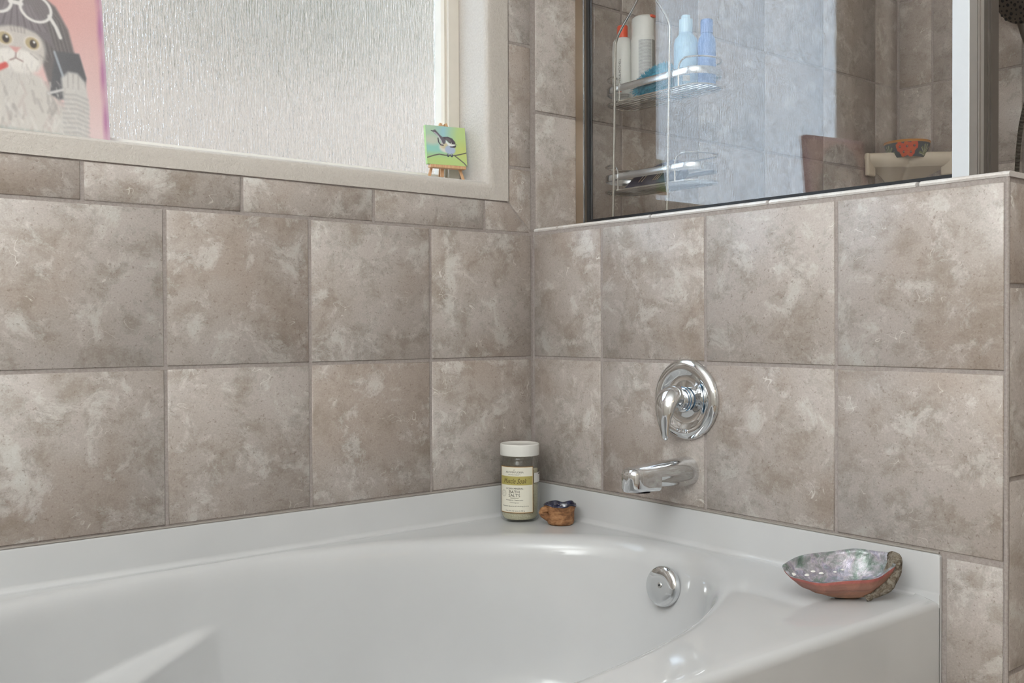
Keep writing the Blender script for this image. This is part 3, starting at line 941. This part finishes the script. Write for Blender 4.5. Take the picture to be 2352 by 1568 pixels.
tc = hose.new('ShaderNodeTexCoord'); hose.link(tc.outputs['Object'], wv.inputs['Vector']); hose.bump(wv.outputs['Fac'], .9, .004)
hose.color(hose.ramp(wv.outputs['Fac'], [(.3, (96, 92, 88)), (.7, (180, 178, 172))]))
obj('hose', MB().tube(hp, .0072, 14), hose.m, hs)

# ------------------------------------------------------------------ jar of bath salts
JX, JY, JR = -.109, -.079, .0462
jar = thing('bath_salts_jar', 'clear jar of bath salts with white lid and cream and olive paper label', 'jar', (JX, JY, TZ))
camdir = math.atan2(CAM.y - JY, CAM.x - JX)
obj('glass', MB().lathe([(.001, .0015), (.036, .001), (.0415, .0015), (.0450, .006), (JR, .012), (JR, .134), (.0455, .139), (.0425, .1445), (.0425, .1475), (.0435, .149), (.0425, .151), (.0425, .160), (.0395, .160), (.0395, .146), (.0433, .134), (.0433, .014), (.038, .006), (.001, .0055)], 64), JARGLASS, jar)
SALT = NT('coarse_salts').set(Roughness=.7); n_ = SALT.noise(SALT.coord(), 480, 3, .7); SALT.color(SALT.ramp(n_, [(.3, (172, 163, 136)), (.55, (206, 198, 172)), (.75, (228, 223, 204))])); SALT.bump(n_, .6, .003)
sm_ = MB().lathe([(.001, .006), (.037, .0065), (.0422, .0135), (.0429, .02), (.0429, .112), (.030, .1135), (.001, .114)], 48)
tl = camdir + math.radians(80)
sm_.v = [(x, y, z + (.012 * (x * math.cos(tl) + y * math.sin(tl)) / .043 if z > .1 else 0)) for x, y, z in sm_.v]
obj('salts', sm_, SALT.m, jar)
obj('lid', MB().lathe([(.0435, .156), (.0462, .1565), (.0468, .158), (.0468, .1815), (.0455, .1833), (.044, .1835), (.0425, .1825), (.001, .1825)], 72), plain('white_lid_plastic', (224, 222, 216), .4, 0, .01), jar)
# label
la, lspan = camdir - math.radians(13), math.radians(111)
LZ0, LZ1, LR = .0235, .1335, JR + .0006
nu, nv = 120, 150
uu_ = np.linspace(0, 1, nu); vv_ = np.linspace(0, 1, nv); U, V = np.meshgrid(uu_, vv_)
img = np.zeros((nv, nu, 3)) + np.array((224, 220, 204))
blend(img, ((V > .604) & (V < .79)).astype(float), (172, 160, 92))
ed = np.minimum(np.minimum(U, 1 - U) * lspan * LR, np.minimum(V, 1 - V) * (LZ1 - LZ0))
blend(img, (ed < .0016).astype(float), (134, 102, 62))
blend(img, ((ed >= .0016) & (ed < .0024)).astype(float), (226, 206, 168))
dd = np.hypot((U - .14) * lspan * LR, (V - .415) * (LZ1 - LZ0))
blend(img, (np.abs(dd - .0074) < .0005).astype(float) * .8, (150, 146, 132)); blend(img, (np.abs(dd - .0050) < .0004).astype(float) * .7, (160, 156, 142))


def wrap(s_, z, r=LR): a = la + s_ / r; return (r * math.cos(a), r * math.sin(a), z)


wl = lspan * LR
vs = [wrap((u_ - .5) * wl, LZ0 + v_ * (LZ1 - LZ0)) for v_ in vv_ for u_ in uu_]
lab = obj('label_paper', paint_mesh('label_paper', vs, nu, nv, img), PAINT, jar)
lab['label'] = 'cream label with olive band and dark lettering'
INK = plain('dark_ink', (70, 66, 58), .6, 0, .02); OLINK = plain('olive_ink', (88, 72, 34), .6, 0, .02)
for body, v_, u_, wd, ht_, shear, mt in (
        ('AC', .925, .467, .05, .0028, .3, INK), ('AROMAFLORIA', .877, .467, .50, .0042, 0, INK), ('AROMATHERAPY', .822, .467, .34, .0021, 0, INK),
        ('Muscle Soak', .690, .475, .66, .0115, .45, OLINK), ('TM', .735, .87, .035, .0014, 0, OLINK), ('OCEAN MINERAL', .528, .467, .48, .0038, 0, INK), ('BATH', .457, .467, .28, .0066, 0, INK), ('SALTS', .381, .467, .31, .0066, 0, INK),
        ('AC', .415, .14, .05, .0028, .3, INK), ('Eucalyptus - Peppermint', .280, .467, .47, .0032, 0, INK), ('Lemongrass', .226, .467, .24, .0032, 0, INK),
        ('Tension Spasms & Aching Joints', .15, .48, .76, .0034, .2, INK), ('Net Wt 42 oz e 1190 g', .05, .48, .53, .0036, 0, INK)):
    tm = text_mesh(body, .01, shear, 0)
    xs = [v.co.x for v in tm.vertices]; ys = [v.co.y for v in tm.vertices]
    kx = wd * wl / (max(xs) - min(xs)); ky = ht_ / (max(ys) - min(ys)); mx_, my_ = (max(xs) + min(xs)) / 2, (max(ys) + min(ys)) / 2
    for v in tm.vertices:
        v.co = Vector(wrap((u_ - .5) * wl + (v.co.x - mx_) * kx, LZ0 + v_ * (LZ1 - LZ0) + (v.co.y - my_) * ky, LR + .0004))
    obj('lettering', tm, mt, lab)
obj('rule_line', MB().tube([wrap((-.03) * wl + (i / 10 - .5) * .0205, LZ0 + .325 * (LZ1 - LZ0), LR + .0002) for i in range(11)], .00035, 5), OLINK, lab)
ps = cyl_patch(JR + .0006, camdir + math.radians(46), camdir + math.radians(88), .0935, .1165, 10)
st = obj('price_sticker', ps, plain('white_sticker', (222, 220, 216), .5, 0, .01), jar)
obj('printed_mark', cyl_patch(JR + .001, camdir + math.radians(66), camdir + math.radians(82), .1125, .1148, 6), INK, st)

# ------------------------------------------------------------------ pinch pot
PXc, PYc = -.069, -.180
pot = thing('pottery_jug', 'tiny unglazed brown pottery jug with navy glaze inside, beside the bath salts jar', 'pot', (PXc, PYc, TZ))
CLAY = NT('brown_clay').set(Roughness=.8); n_ = CLAY.noise(CLAY.coord(scale=(1, 1, 2)), 60, 6, .65, .5)
CLAY.color(CLAY.ramp(n_, [(.3, (96, 64, 42)), (.5, (146, 102, 66)), (.68, (176, 132, 92))])); CLAY.bump(n_, .35, .004)
NAVY = NT('navy_glaze').set(Roughness=.08); n_ = NAVY.noise(NAVY.coord(), 50, 3); NAVY.color(NAVY.ramp(n_, [(.35, (16, 16, 34)), (.7, (40, 42, 74))]))
NAVY.p.inputs['Coat Weight'].default_value = .6


def potr(prof, wob, n=64):
    rg = []
    for r, z in prof:
        ring = []
        for k in range(n):
            a = 2 * PI * k / n; q = max(0, (z - .030) / .018)
            w = 1 + wob * q * (.06 * math.sin(5 * a + .5) + .05 * math.sin(3 * a + 1.2) + .03 * math.sin(9 * a))
            zz = z + wob * q * (.0014 * math.sin(4 * a + 2) + .0012 * math.sin(7 * a))
            w *= 1 + .012 * math.sin(2 * a + 3 * z / .05)
            ring.append((r * w * math.cos(a), r * w * math.sin(a), zz))
        rg.append(ring)
    return MB().loft(rg, False)


m = potr([(.001, .0005), (.026, 0), (.0300, .002), (.0320, .008), (.0318, .018), (.0318, .028), (.0335, .037), (.0365, .0435), (.0375, .046)], 1)
obj('clay_body', m.mesh('clay_body', True, 0), CLAY.m, pot)
m = potr([(.0377, .0448), (.0380, .0470), (.0362, .0482), (.0335, .0462), (.0300, .038), (.0275, .024), (.024, .010), (.001, .007)], 1)
obj('navy_glaze', m.mesh('navy_glaze', True, 0), NAVY.m, pot)
hdir = math.atan2(-rr.y, -rr.x) + .25
hx, hy = math.cos(hdir), math.sin(hdir)
hpth = [(hx * r, hy * r, z) for r, z in ((.028, .036), (.037, .0355), (.044, .0325), (.0465, .0295), (.043, .0255), (.036, .021), (.028, .015))]
obj('handle', MB().tube(hpth, [.0085, .0090, .0085, .0070, .0085, .0090, .0085], 12), CLAY.m, pot)

# ------------------------------------------------------------------ abalone shell
SXc, SYc = -.128, -.951
ab = thing('abalone_shell', 'red abalone shell lying open on the bath deck, pearly inside with orange red back', 'shell', (SXc, SYc, TZ), (0, 0, math.atan2(rr.y, rr.x)))
# local x = to the right as seen from the bath front, y = towards the wall behind, z up
NAC = NT('nacre').set(Roughness=.25, Metallic=.2); v_ = NAC.coord()
n1 = NAC.noise(v_, 34, 6, .62, .5); n2 = NAC.noise(v_, 90, 4, .6, .6)
c_ = NAC.ramp(n1, [(.28, (78, 98, 92)), (.38, (134, 152, 142)), (.46, (172, 174, 178)), (.53, (196, 192, 196)), (.60, (176, 170, 188)), (.67, (160, 172, 180)), (.76, (208, 198, 170))])
c_ = NAC.mix(.6, c_, NAC.ramp(n2, [(.3, (70, 78, 76)), (.5, (128, 128, 128)), (.72, (206, 200, 208))]), 'OVERLAY')
NAC.color(c_); NAC.bump(n1, .5, .006); NAC.p.inputs['Coat Weight'].default_value = .5
OUT = NT('red_shell_back').set(Roughness=.55); v_ = OUT.coord()
sp = OUT.new('ShaderNodeAttribute', attribute_name='Col')
n1 = OUT.noise(v_, 42, 5, .65, .6); OUT.color(OUT.mix(.5, sp.outputs['Color'], OUT.ramp(n1, [(.3, (88, 84, 80)), (.5, (128, 128, 128)), (.75, (190, 178, 170))]), 'OVERLAY')); OUT.bump(n1, .5, .004)
BARN = NT('encrusted_lime').set(Roughness=.95); n1 = BARN.noise(BARN.coord(), 95, 7, .72, 1.0)
BARN.color(BARN.ramp(n1, [(.30, (64, 54, 44)), (.45, (128, 114, 96)), (.58, (176, 166, 150)), (.72, (206, 202, 192))])); BARN.bump(n1, 1.0, .010)

def ab_pt(rho, a, thick=0.0):
    # ear-shaped outline; the rim is low towards the bath front, high at the back and at the spire end
    ca, sa = math.cos(a), math.sin(a)
    wob = 1 + .018 * math.sin(5 * a + 1) * rho + .012 * math.sin(9 * a)
    A = .094 * (1 + .03 * ca) * wob; Bq = .052 * (1 + .10 * ca - .04 * math.cos(2 * a)) * wob
    # squarer ends than a plain ellipse
    cx = math.copysign(abs(ca) ** .86, ca); sy_ = math.copysign(abs(sa) ** .86, sa)
    x = A * rho * cx + .024 * (1 - rho); y = Bq * rho * sy_ - .004 * (1 - rho)
    H = .0525 + .0130 * sa + .0105 * ca + .004 * ca * ca + .0012 * math.sin(7 * a)
    z = H * (1 - max(0, 1 - rho ** 1.9) ** .70)
    z += .0008 * math.sin(30 * rho + 2 * sa) * rho * (1 if sa < .3 else .4)
    k = 1 - thick / .075
    return x * k, y * k, z + thick * .85 * (1 - rho * .75)


def ab_grid(thick, nr=44, na=128, cols=None):
    vs, cs = [], []
    for i in range(nr + 1):
        rho = .012 + .988 * i / nr
        for j in range(na):
            a = 2 * PI * j / na; vs.append(ab_pt(rho, a, thick))
            if cols: cs.append(cols(rho, a))
    return vs, cs, na, nr + 1


def back_col(rho, a):
    # growth bands, redder at the rim, orange towards the crown
    band = (.5 + .5 * math.sin(46 * rho + 2.2 * math.sin(a))) * (.6 + .4 * math.sin(17 * rho))
    red, org, gr = np.array((166, 112, 100)), np.array((182, 134, 98)), np.array((198, 166, 154))
    t = min(1, max(0, (rho - .35) / .5)); s_ = .5 + .5 * math.cos(a)
    c = org * (1 - t) + red * t; c = c * (1 - .45 * s_) + org * .45 * s_
    c = c * (1 - .30 * band) + gr * .30 * band
    if rho > .965: c = np.array((192, 114, 106))
    return c


vo, co, na, nr1 = ab_grid(0.0, cols=back_col)
zmin = min(v[2] for v in vo)
vo = [(x, y, z - zmin) for x, y, z in vo]
obj('shell_back', paint_mesh('shell_back', vo, na, nr1, np.array(co), True), OUT.m, ab)
vi, _, _, _ = ab_grid(.0042); vi = [(x, y, z - zmin) for x, y, z in vi]
f = []
for j in range(nr1 - 1):
    for i in range(na):
        k = (i + 1) % na; f.append((j * na + i, j * na + k, (j + 1) * na + k, (j + 1) * na + i))
f.append(tuple(range(na)))
# rim joining back and inside
n0 = len(vi); vi2 = vi + vo[-na:]
for i in range(na):
    k = (i + 1) % na; f.append(((nr1 - 1) * na + i, (nr1 - 1) * na + k, n0 + k, n0 + i))
obj('nacre_lining', mesh('nacre_lining', vi2, f, True, 0), NAC.m, ab)
# encrusted ridge at the spire end, running from the rim down to the deck
rdg = []; rr_ = []
rl = random.Random(11)
for i in range(15):
    t = i / 14; a = math.radians(12 - 72 * t); rho = 1.0 - .50 * max(0, t - .22) / .78
    x, y, z = ab_pt(rho, a); rdg.append((x - .001, y - .002 * t, z - zmin - .003)); rr_.append((.0080 + .0055 * math.sin(PI * min(1, t * 1.15)) + rl.uniform(-.001, .001)) * (1 - .3 * t ** 4))
rm = MB().tube(rdg, rr_, 18)
rl = random.Random(12)
rm.v = [(x + rl.uniform(-.0011, .0011), y + rl.uniform(-.0011, .0011), max(.0004, z + rl.uniform(-.0011, .0011))) for x, y, z in rm.v]
obj('crusty_ridge', rm.mesh('crusty_ridge', True, 0), BARN.m, ab)
PORE_LIGHT = plain('pore_light', (232, 230, 226), .4, 0, .01)  # pale discs painted in for light shining through the shell's holes
cand = []
for i in range(8, 40):
    for j in range(200):
        a = 2 * PI * j / 200
        if math.sin(a) > -.25: cand.append((.012 + .988 * i / 44, a))
mw = Matrix.Translation((SXc, SYc, TZ)) @ Matrix.Rotation(math.atan2(rr.y, rr.x), 4, 'Z')
for (qx, qy), s_ in zip(((1813, 1315), (1851, 1319), (1868, 1313), (1885, 1316), (1916, 1312), (1936, 1307)), (.0050, .0046, .0040, .0044, .0030, .0030)):
    best = None
    for rho, a in cand:   # the spot of the lining seen at that place
        p = Vector(ab_pt(rho, a, .0042)); p.z -= zmin; w_ = mw @ p - CAM
        e = abs(1176 + FPX * w_.dot(rr) / w_.dot(fw) - qx) + abs(784 - FPX * w_.dot(uu) / w_.dot(fw) - qy)
        if best is None or e < best[0]: best = (e, p)
    o = obj('pore_light_disc', MB().lathe([(1.0, 0), (.8, .25), (.3, .4), (.02, .42)], 14), PORE_LIGHT, ab, best[1]); o.scale = (s_ * 1.1, s_ * .9, .003); o.rotation_euler = (.35, 0, 0)

# ------------------------------------------------------------------ bird canvas on a small easel
BX, BY, BZ = -.2105, .072, WZ0 + .0005
yb = -math.radians(13)
easel = thing('mini_easel', 'miniature pine easel on the window sill', 'easel', (BX, BY, BZ), (0, 0, yb))
lean = math.radians(9)


def bar(a, b_, w=.0065, d=.004):
    a, b_ = Vector(a), Vector(b_); t = (b_ - a).normalized(); s_ = Vector((0, 1, 0)) - t * t.y; s_.normalize(); e = t.cross(s_)
    return MB().loft([[p + e * w / 2 + s_ * d / 2, p - e * w / 2 + s_ * d / 2, p - e * w / 2 - s_ * d / 2, p + e * w / 2 - s_ * d / 2] for p in (a, b_)])


def onp(x, z, off=0.0): return (x, z * math.sin(lean) + off, z)


for sg in (-1, 1):
    obj('front_leg', bar(onp(sg * .047, 0.0012, .004), onp(sg * .006, .136, .004)).mesh('front_leg', False), PINE, easel)
obj('back_leg', bar((0, .050, .0012), onp(0, .122, .009)).mesh('back_leg', False), PINE, easel)
obj('centre_slat', bar(onp(-.009, .012, .008), onp(0, .142, .008), .008).mesh('centre_slat', False), PINE, easel)
obj('ledge', MB().box((-.046, -.011, .0315), (.046, .007, .0385)).mesh('ledge', False), PINE, easel)
for a, b_ in (((-.010, .133), (-.006, .145)), ((.010, .133), (.006, .145))):
    obj('top_block', bar(onp(*a, .003), onp(*b_, .003), .007, .008).mesh('top_block', False), PINE, easel)

CW, CH = .104, .096
nu = nv = 150
U, V = np.meshgrid(np.linspace(0, 1, nu), np.linspace(0, 1, nv))
img = np.zeros((nv, nu, 3)) + np.array((150, 194, 150))
blend(img, ell(U, V, .0, .9, .55, .5, 0, .9), (172, 204, 176)); blend(img, ell(U, V, .58, .84, .28, .25, 0, .8), (150, 198, 206))
blend(img, ell(U, V, .22, .42, .32, .18, 0, .8), (142, 204, 192)); blend(img, ell(U, V, 1.0, .75, .38, .5, 0, .9), (178, 204, 128))
blend(img, ell(U, V, .95, .3, .35, .3, 0, .9), (192, 204, 116)); blend(img, ell(U, V, .35, .0, .7, .26, 0, .8), (178, 208, 126)); blend(img, ell(U, V, .15, .62, .2, .12, 0, .9), (196, 204, 186))
blend(img, stroke(U, V, [(.0, .16), (.18, .23), (.31, .265), (.45, .25), (.60, .25), (.72, .265), (.85, .30), (1.0, .35)], .014), (86, 80, 76))
blend(img, stroke(U, V, [(.70, .25), (.82, .16), (.92, .08), (.99, .0)], .014), (92, 86, 80))
blend(img, ell(U, V, .49, .45, .17, .13, 0, .35), (222, 218, 210)); blend(img, ell(U, V, .45, .50, .10, .08, 0, .6), (206, 196, 160)); blend(img, ell(U, V, .59, .40, .13, .12, 0, .3), (170, 186, 214))
blend(img, poly(U, V, [(.15, .86), (.24, .90), (.36, .76), (.44, .70), (.52, .72), (.47, .55), (.42, .54), (.33, .72), (.22, .80)], .02), (92, 86, 98))
blend(img, stroke(U, V, [(.19, .855), (.30, .755), (.38, .62), (.40, .52)], .010), (198, 190, 204)); blend(img, stroke(U, V, [(.14, .865), (.24, .84)], .010), (70, 70, 74))
blend(img, stroke(U, V, [(.30, .68), (.31, .58), (.36, .51), (.42, .505)], .014), (66, 60, 72))
blend(img, poly(U, V, [(.42, .72), (.55, .735), (.66, .70), (.73, .61), (.735, .55), (.66, .545), (.58, .58), (.50, .66), (.44, .69)], .015), (66, 58, 68))
blend(img, ell(U, V, .56, .655, .08, .04, -.5, .6), (100, 92, 98))
blend(img, poly(U, V, [(.49, .645), (.55, .58), (.63, .55), (.73, .545), (.72, .525), (.64, .49), (.56, .50), (.50, .57)], .012), (236, 238, 240))
blend(img, poly(U, V, [(.58, .485), (.66, .495), (.74, .53), (.745, .485), (.70, .46), (.60, .465)], .012), (58, 52, 62))
blend(img, ell(U, V, .63, .578, .012, .012), (224, 220, 220)); blend(img, poly(U, V, [(.735, .56), (.785, .535), (.735, .535)], .008), (96, 104, 106))
for cx in (.53, .62): blend(img, ell(U, V, cx, .255, .035, .045), (58, 66, 78)); blend(img, ell(U, V, cx, .275, .012, .02), (170, 180, 188))
img = img * .88 + np.array((214, 214, 206)) * .12
cv = thing('bird_painting', 'small square canvas painted with a black capped bird on a twig, propped on the easel', 'painting', (BX, BY, BZ), (0, 0, yb))
T_ = .012
yoff = -.0105
ff = [onp(-CW / 2 + u_ * CW, (.040 + v_ * CH), yoff) for v_ in np.linspace(0, 1, nv) for u_ in np.linspace(0, 1, nu)]
obj('painted_face', paint_mesh('painted_face', ff, nu, nv, img), PAINT, cv)
bx_ = [onp(x, z, yoff + d) for d in (.0003, T_) for x, z in ((-CW / 2, .040), (CW / 2, .040), (CW / 2, .040 + CH), (-CW / 2, .040 + CH))]
obj('canvas_edge', MB().add(bx_, [(0, 1, 5, 4), (1, 2, 6, 5), (2, 3, 7, 6), (3, 0, 4, 7), (4, 5, 6, 7)]).mesh('canvas_edge', False), plain('green_canvas_edge', (172, 204, 140), .7), cv)

# ------------------------------------------------------------------ large canvas leaning in the window
th_ = math.radians(10); CW2, CH2 = .288, .304
pic = thing('cat_painting', 'pink canvas print of a tabby cat wearing a dark wig, leaning in the window', 'painting', (-1.000, .087, WZ0 + .0005), (0, 0, th_))
# local x runs to the left along the bottom edge as negative values; lean about local x
ln = math.radians(6.2)
nu = nv = 260
U, V = np.meshgrid(np.linspace(0, 1, nu), np.linspace(0, 1, nv))
rs = np.random.RandomState(4)
img = np.zeros((nv, nu, 3))
img[:] = np.array((226, 170, 166))
blend(img, np.clip(1 - V * 1.25, 0, 1), (232, 206, 206)); blend(img, ell(U, V, .25, .9, .5, .4, 0, .9) * .5, (222, 150, 140))
eb = np.minimum(np.minimum(U, 1 - U), 1 - V)
pat = .5 + .5 * np.sin(V * 21 + 2 * np.sin(U * 30)); blend(img, np.clip((.055 - eb) / .03, 0, 1) * (.45 + .5 * pat), (170, 96, 150)); blend(img, np.clip((.022 - eb) / .012, 0, 1) * .55, (206, 186, 204))
fur = rs.rand(nv, nu)
# hair
blend(img, poly(U, V, [(.12, .20), (.10, .45), (.14, .70), (.24, .86), (.40, .935), (.55, .91), (.68, .83), (.755, .70), (.80, .50), (.80, .33), (.62, .28), (.56, .50), (.30, .62), (.20, .40)], .02), (92, 88, 90))
for k in range(46):
    x0 = .14 + .60 * k / 45
    blend(img, stroke(U, V, [(.42 + (x0 - .42) * .35, .92), (.42 + (x0 - .42) * .9, .74), (x0 + (.03 if x0 > .42 else -.03), .50)], .004, 1.0) * .5, (118, 114, 116) if k % 2 else (70, 66, 70))
# chest and body
blend(img, poly(U, V, [(.05, -.05), (.10, .20), (.22, .36), (.40, .42), (.56, .36), (.66, .22), (.84, .16), (.86, -.05)], .03), (208, 204, 198))
for k in range(60):
    x, y = rs.uniform(.1, .8), rs.uniform(0, .34); blend(img, stroke(U, V, [(x, y), (x + rs.uniform(-.05, .05), y - .07)], .009, 1.0) * .45, ((150, 144, 142), (232, 230, 226), (188, 172, 168))[k % 3])
# face
blend(img, ell(U, V, .43, .53, .165, .16, 0, .15), (200, 194, 188)); blend(img, ell(U, V, .43, .44, .13, .075, 0, .3), (232, 228, 222))
blend(img, ell(U, V, .35, .445, .07, .055, 0, .3), (238, 234, 228)); blend(img, ell(U, V, .47, .45, .075, .055, 0, .3), (238, 234, 228))
for k in range(5):
    blend(img, stroke(U, V, [(.37 + .025 * k, .69), (.39 + .02 * k, .62)], .006, 1.0) * .6, (140, 132, 130))
for sx_ in (.50, .56): blend(img, stroke(U, V, [(sx_, .50), (sx_ + .045, .47)], .005, 1.0) * .6, (150, 142, 138))
# fringe
blend(img, poly(U, V, [(.26, .60), (.28, .74), (.42, .80), (.60, .74), (.66, .56), (.60, .60), (.54, .635), (.46, .655), (.38, .65), (.32, .63)], .02), (104, 98, 104))
for k in range(22):
    x0 = .29 + .33 * k / 21; blend(img, stroke(U, V, [(.43 + (x0 - .43) * .5, .80), (x0, .655)], .004, 1.0) * .55, (140, 130, 138) if k % 3 else (80, 74, 80))
for cx in (.345, .515):
    blend(img, ell(U, V, cx, .565, .054, .046, 0, .2), (222, 214, 204)); blend(img, ell(U, V, cx, .565, .043, .037, 0, .15), (178, 158, 116)); blend(img, ell(U, V, cx + .006, .563, .022, .026, 0, .2), (48, 40, 38)); blend(img, ell(U, V, cx + .012, .575, .008, .008), (240, 240, 240))
blend(img, poly(U, V, [(.37, .52), (.44, .525), (.41, .485)], .012), (214, 150, 146)); blend(img, stroke(U, V, [(.408, .485), (.405, .455), (.37, .435)], .004), (150, 120, 118)); blend(img, stroke(U, V, [(.405, .455), (.45, .44)], .004), (150, 120, 118))
# lipstick
blend(img, stroke(U, V, [(.23, .33), (.285, .365)], .016), (92, 110, 160)); blend(img, stroke(U, V, [(.295, .372), (.34, .40)], .017), (208, 70, 66))
# phone and paw
blend(img, poly(U, V, [(.66, .545), (.82, .56), (.86, .41), (.84, .28), (.66, .24), (.61, .27)], .012), (74, 76, 82)); blend(img, stroke(U, V, [(.655, .54), (.70, .40), (.71, .33)], .008), (150, 160, 172)); blend(img, stroke(U, V, [(.60, .27), (.70, .31)], .008), (206, 206, 206))
blend(img, poly(U, V, [(.69, .38), (.74, .43), (.80, .43), (.85, .38), (.87, .22), (.85, .05), (.80, -.05), (.64, -.05), (.66, .08), (.70, .20)], .02), (206, 204, 200))
for k in range(9):
    y = .02 + .03 * k; blend(img, stroke(U, V, [(.69, y + .02), (.78, y + .03), (.86, y + .01)], .007, 1.0) * .4, (150, 148, 150))
for x in (.735, .77, .805): blend(img, stroke(U, V, [(x, .42), (x - .004, .33)], .005, 1.0) * .6, (160, 154, 154))
blend(img, np.clip((.035 - V) / .03, 0, 1) * (U < .84) * .6, (120, 140, 136))
# sunglasses on the wig
for cx, cy in ((.30, .80), (.55, .79)):
    d = np.abs(np.hypot((U - cx) / .098, (V - cy) / .082) - 1); blend(img, ell(U, V, cx, cy, .095, .08, 0, .1) * .5, (120, 112, 118)); blend(img, np.clip((.13 - d) / .06, 0, 1), (236, 234, 232))
blend(img, stroke(U, V, [(.39, .80), (.46, .80)], .013), (236, 234, 232)); blend(img, stroke(U, V, [(.635, .76), (.675, .70), (.70, .64)], .012), (232, 230, 228))
# soft brushwork: fur flecks over the body and face, then a gentle blur
for k in range(420):
    x, y = rs.uniform(.06, .86), rs.uniform(.0, .62)
    if (U.shape and not ((.10 < x < .84 and y < .36) or ((x - .43) ** 2 / .024 + (y - .5) ** 2 / .022 < 1 and abs(y - .565) > .05))): continue
    ang_ = rs.uniform(-.5, .5) + (x - .43) * 1.5; L2 = rs.uniform(.02, .05)
    i0, i1 = max(0, int((x - .07) * nu)), min(nu, int((x + .07) * nu)); j0, j1 = max(0, int((y - .07) * nv)), min(nv, int((y + .07) * nv))
    sub_ = img[j0:j1, i0:i1]
    if sub_.size: blend(sub_, stroke(U[j0:j1, i0:i1], V[j0:j1, i0:i1], [(x, y), (x + L2 * math.sin(ang_), y - L2 * math.cos(ang_))], .0035, 1.0) * .38, ((236, 232, 228), (168, 160, 156), (206, 196, 190), (188, 184, 184))[k % 4])
for _ in range(2):
    pd = np.pad(img, ((1, 1), (1, 1), (0, 0)), 'edge')
    img = (pd[:-2, 1:-1] + pd[2:, 1:-1] + pd[1:-1, :-2] + pd[1:-1, 2:] + 2 * pd[1:-1, 1:-1]) / 6
img += (fur[..., None] - .5) * 10
img = img * .74 + np.array((228, 220, 216)) * .26  # pale veil of glare over the canvas, mixed into the print colours
LX = lambda u_, v_, d=0.0: ((u_ - 1) * CW2, v_ * CH2 * math.sin(ln) + d * math.cos(ln), v_ * CH2 * math.cos(ln) - d * math.sin(ln) + .003)
ff = [LX(u_, v_) for v_ in np.linspace(0, 1, nv) for u_ in np.linspace(0, 1, nu)]
obj('printed_face', paint_mesh('printed_face', ff, nu, nv, np.clip(img, 0, 255)), PAINT, pic)
c8 = [LX(u_, v_, d) for d in (.0004, .026) for u_, v_ in ((0, 0), (1, 0), (1, 1), (0, 1))]
obj('canvas_edge', MB().add(c8, [(0, 1, 5, 4), (1, 2, 6, 5), (2, 3, 7, 6), (3, 0, 4, 7), (4, 5, 6, 7)]).mesh('canvas_edge', False), plain('pink_canvas_edge', (224, 150, 180), .7), pic)

# ------------------------------------------------------------------ wall lamp behind the camera; uplighter and shower lamp added for fill
WARM = emission('warm_globe', (1.0, .78, .56), 5)
van = thing('vanity_lamp', 'chrome wall lamp bar with four round globes', 'lamp', (-.45, YF, 2.02))
bevel(obj('back_plate', MB().box((-.36, 0, -.05), (.36, .022, .05)).mesh('back_plate', False), CHROME, van), .004)
for i in range(4):
    x = -.27 + .18 * i
    obj('socket', MB().lathe([(.02, 0), (.022, .03), (.02, .04)], 20), CHROME, van, (x, .02, 0), (-PI / 2, 0, 0))
    obj('globe', MB().lathe([(.05 * math.sin(PI * k / 14) + .0005, -.05 * math.cos(PI * k / 14)) for k in range(15)], 24), WARM, van, (x, .105, 0))
cl = thing('added_uplighter', 'unseen uplighter added for soft bounce light', 'lamp', (-2.38, -1.95, 0))
LM = plain('white_metal', (230, 230, 228), .4)
obj('base', MB().lathe([(.001, .2), (.13, .2), (.13, .215), (.05, .225), (.014, .23)], 40), LM, cl, (0, 0, -.2))
obj('pole', MB().tube([(0, 0, .22), (0, 0, 1.70)], .012, 14), LM, cl, (0, 0, -.2))
obj('bowl_shade', MB().lathe([(.012, 1.69), (.06, 1.70), (.12, 1.74), (.155, 1.80), (.158, 1.81), (.15, 1.80), (.115, 1.748), (.05, 1.712), (.001, 1.71)], 48), LM, cl, (0, 0, -.2))
sl = thing('added_shower_lamp', 'unseen ceiling lamp added to fill the shower with light', 'lamp', (1.05, -.75, HC))
obj('trim_ring', MB().lathe([(.062, 0), (.085, 0), (.085, -.006), (.062, -.008)], 40, cap=False), plain('white_metal_ring', (230, 230, 228), .4), sl)
obj('lens', MB().lathe([(.001, -.004), (.062, -.004), (.062, -.001), (.001, -.001)], 32), emission('fill_lamp_lens', (1, .9, .78), 3), sl)
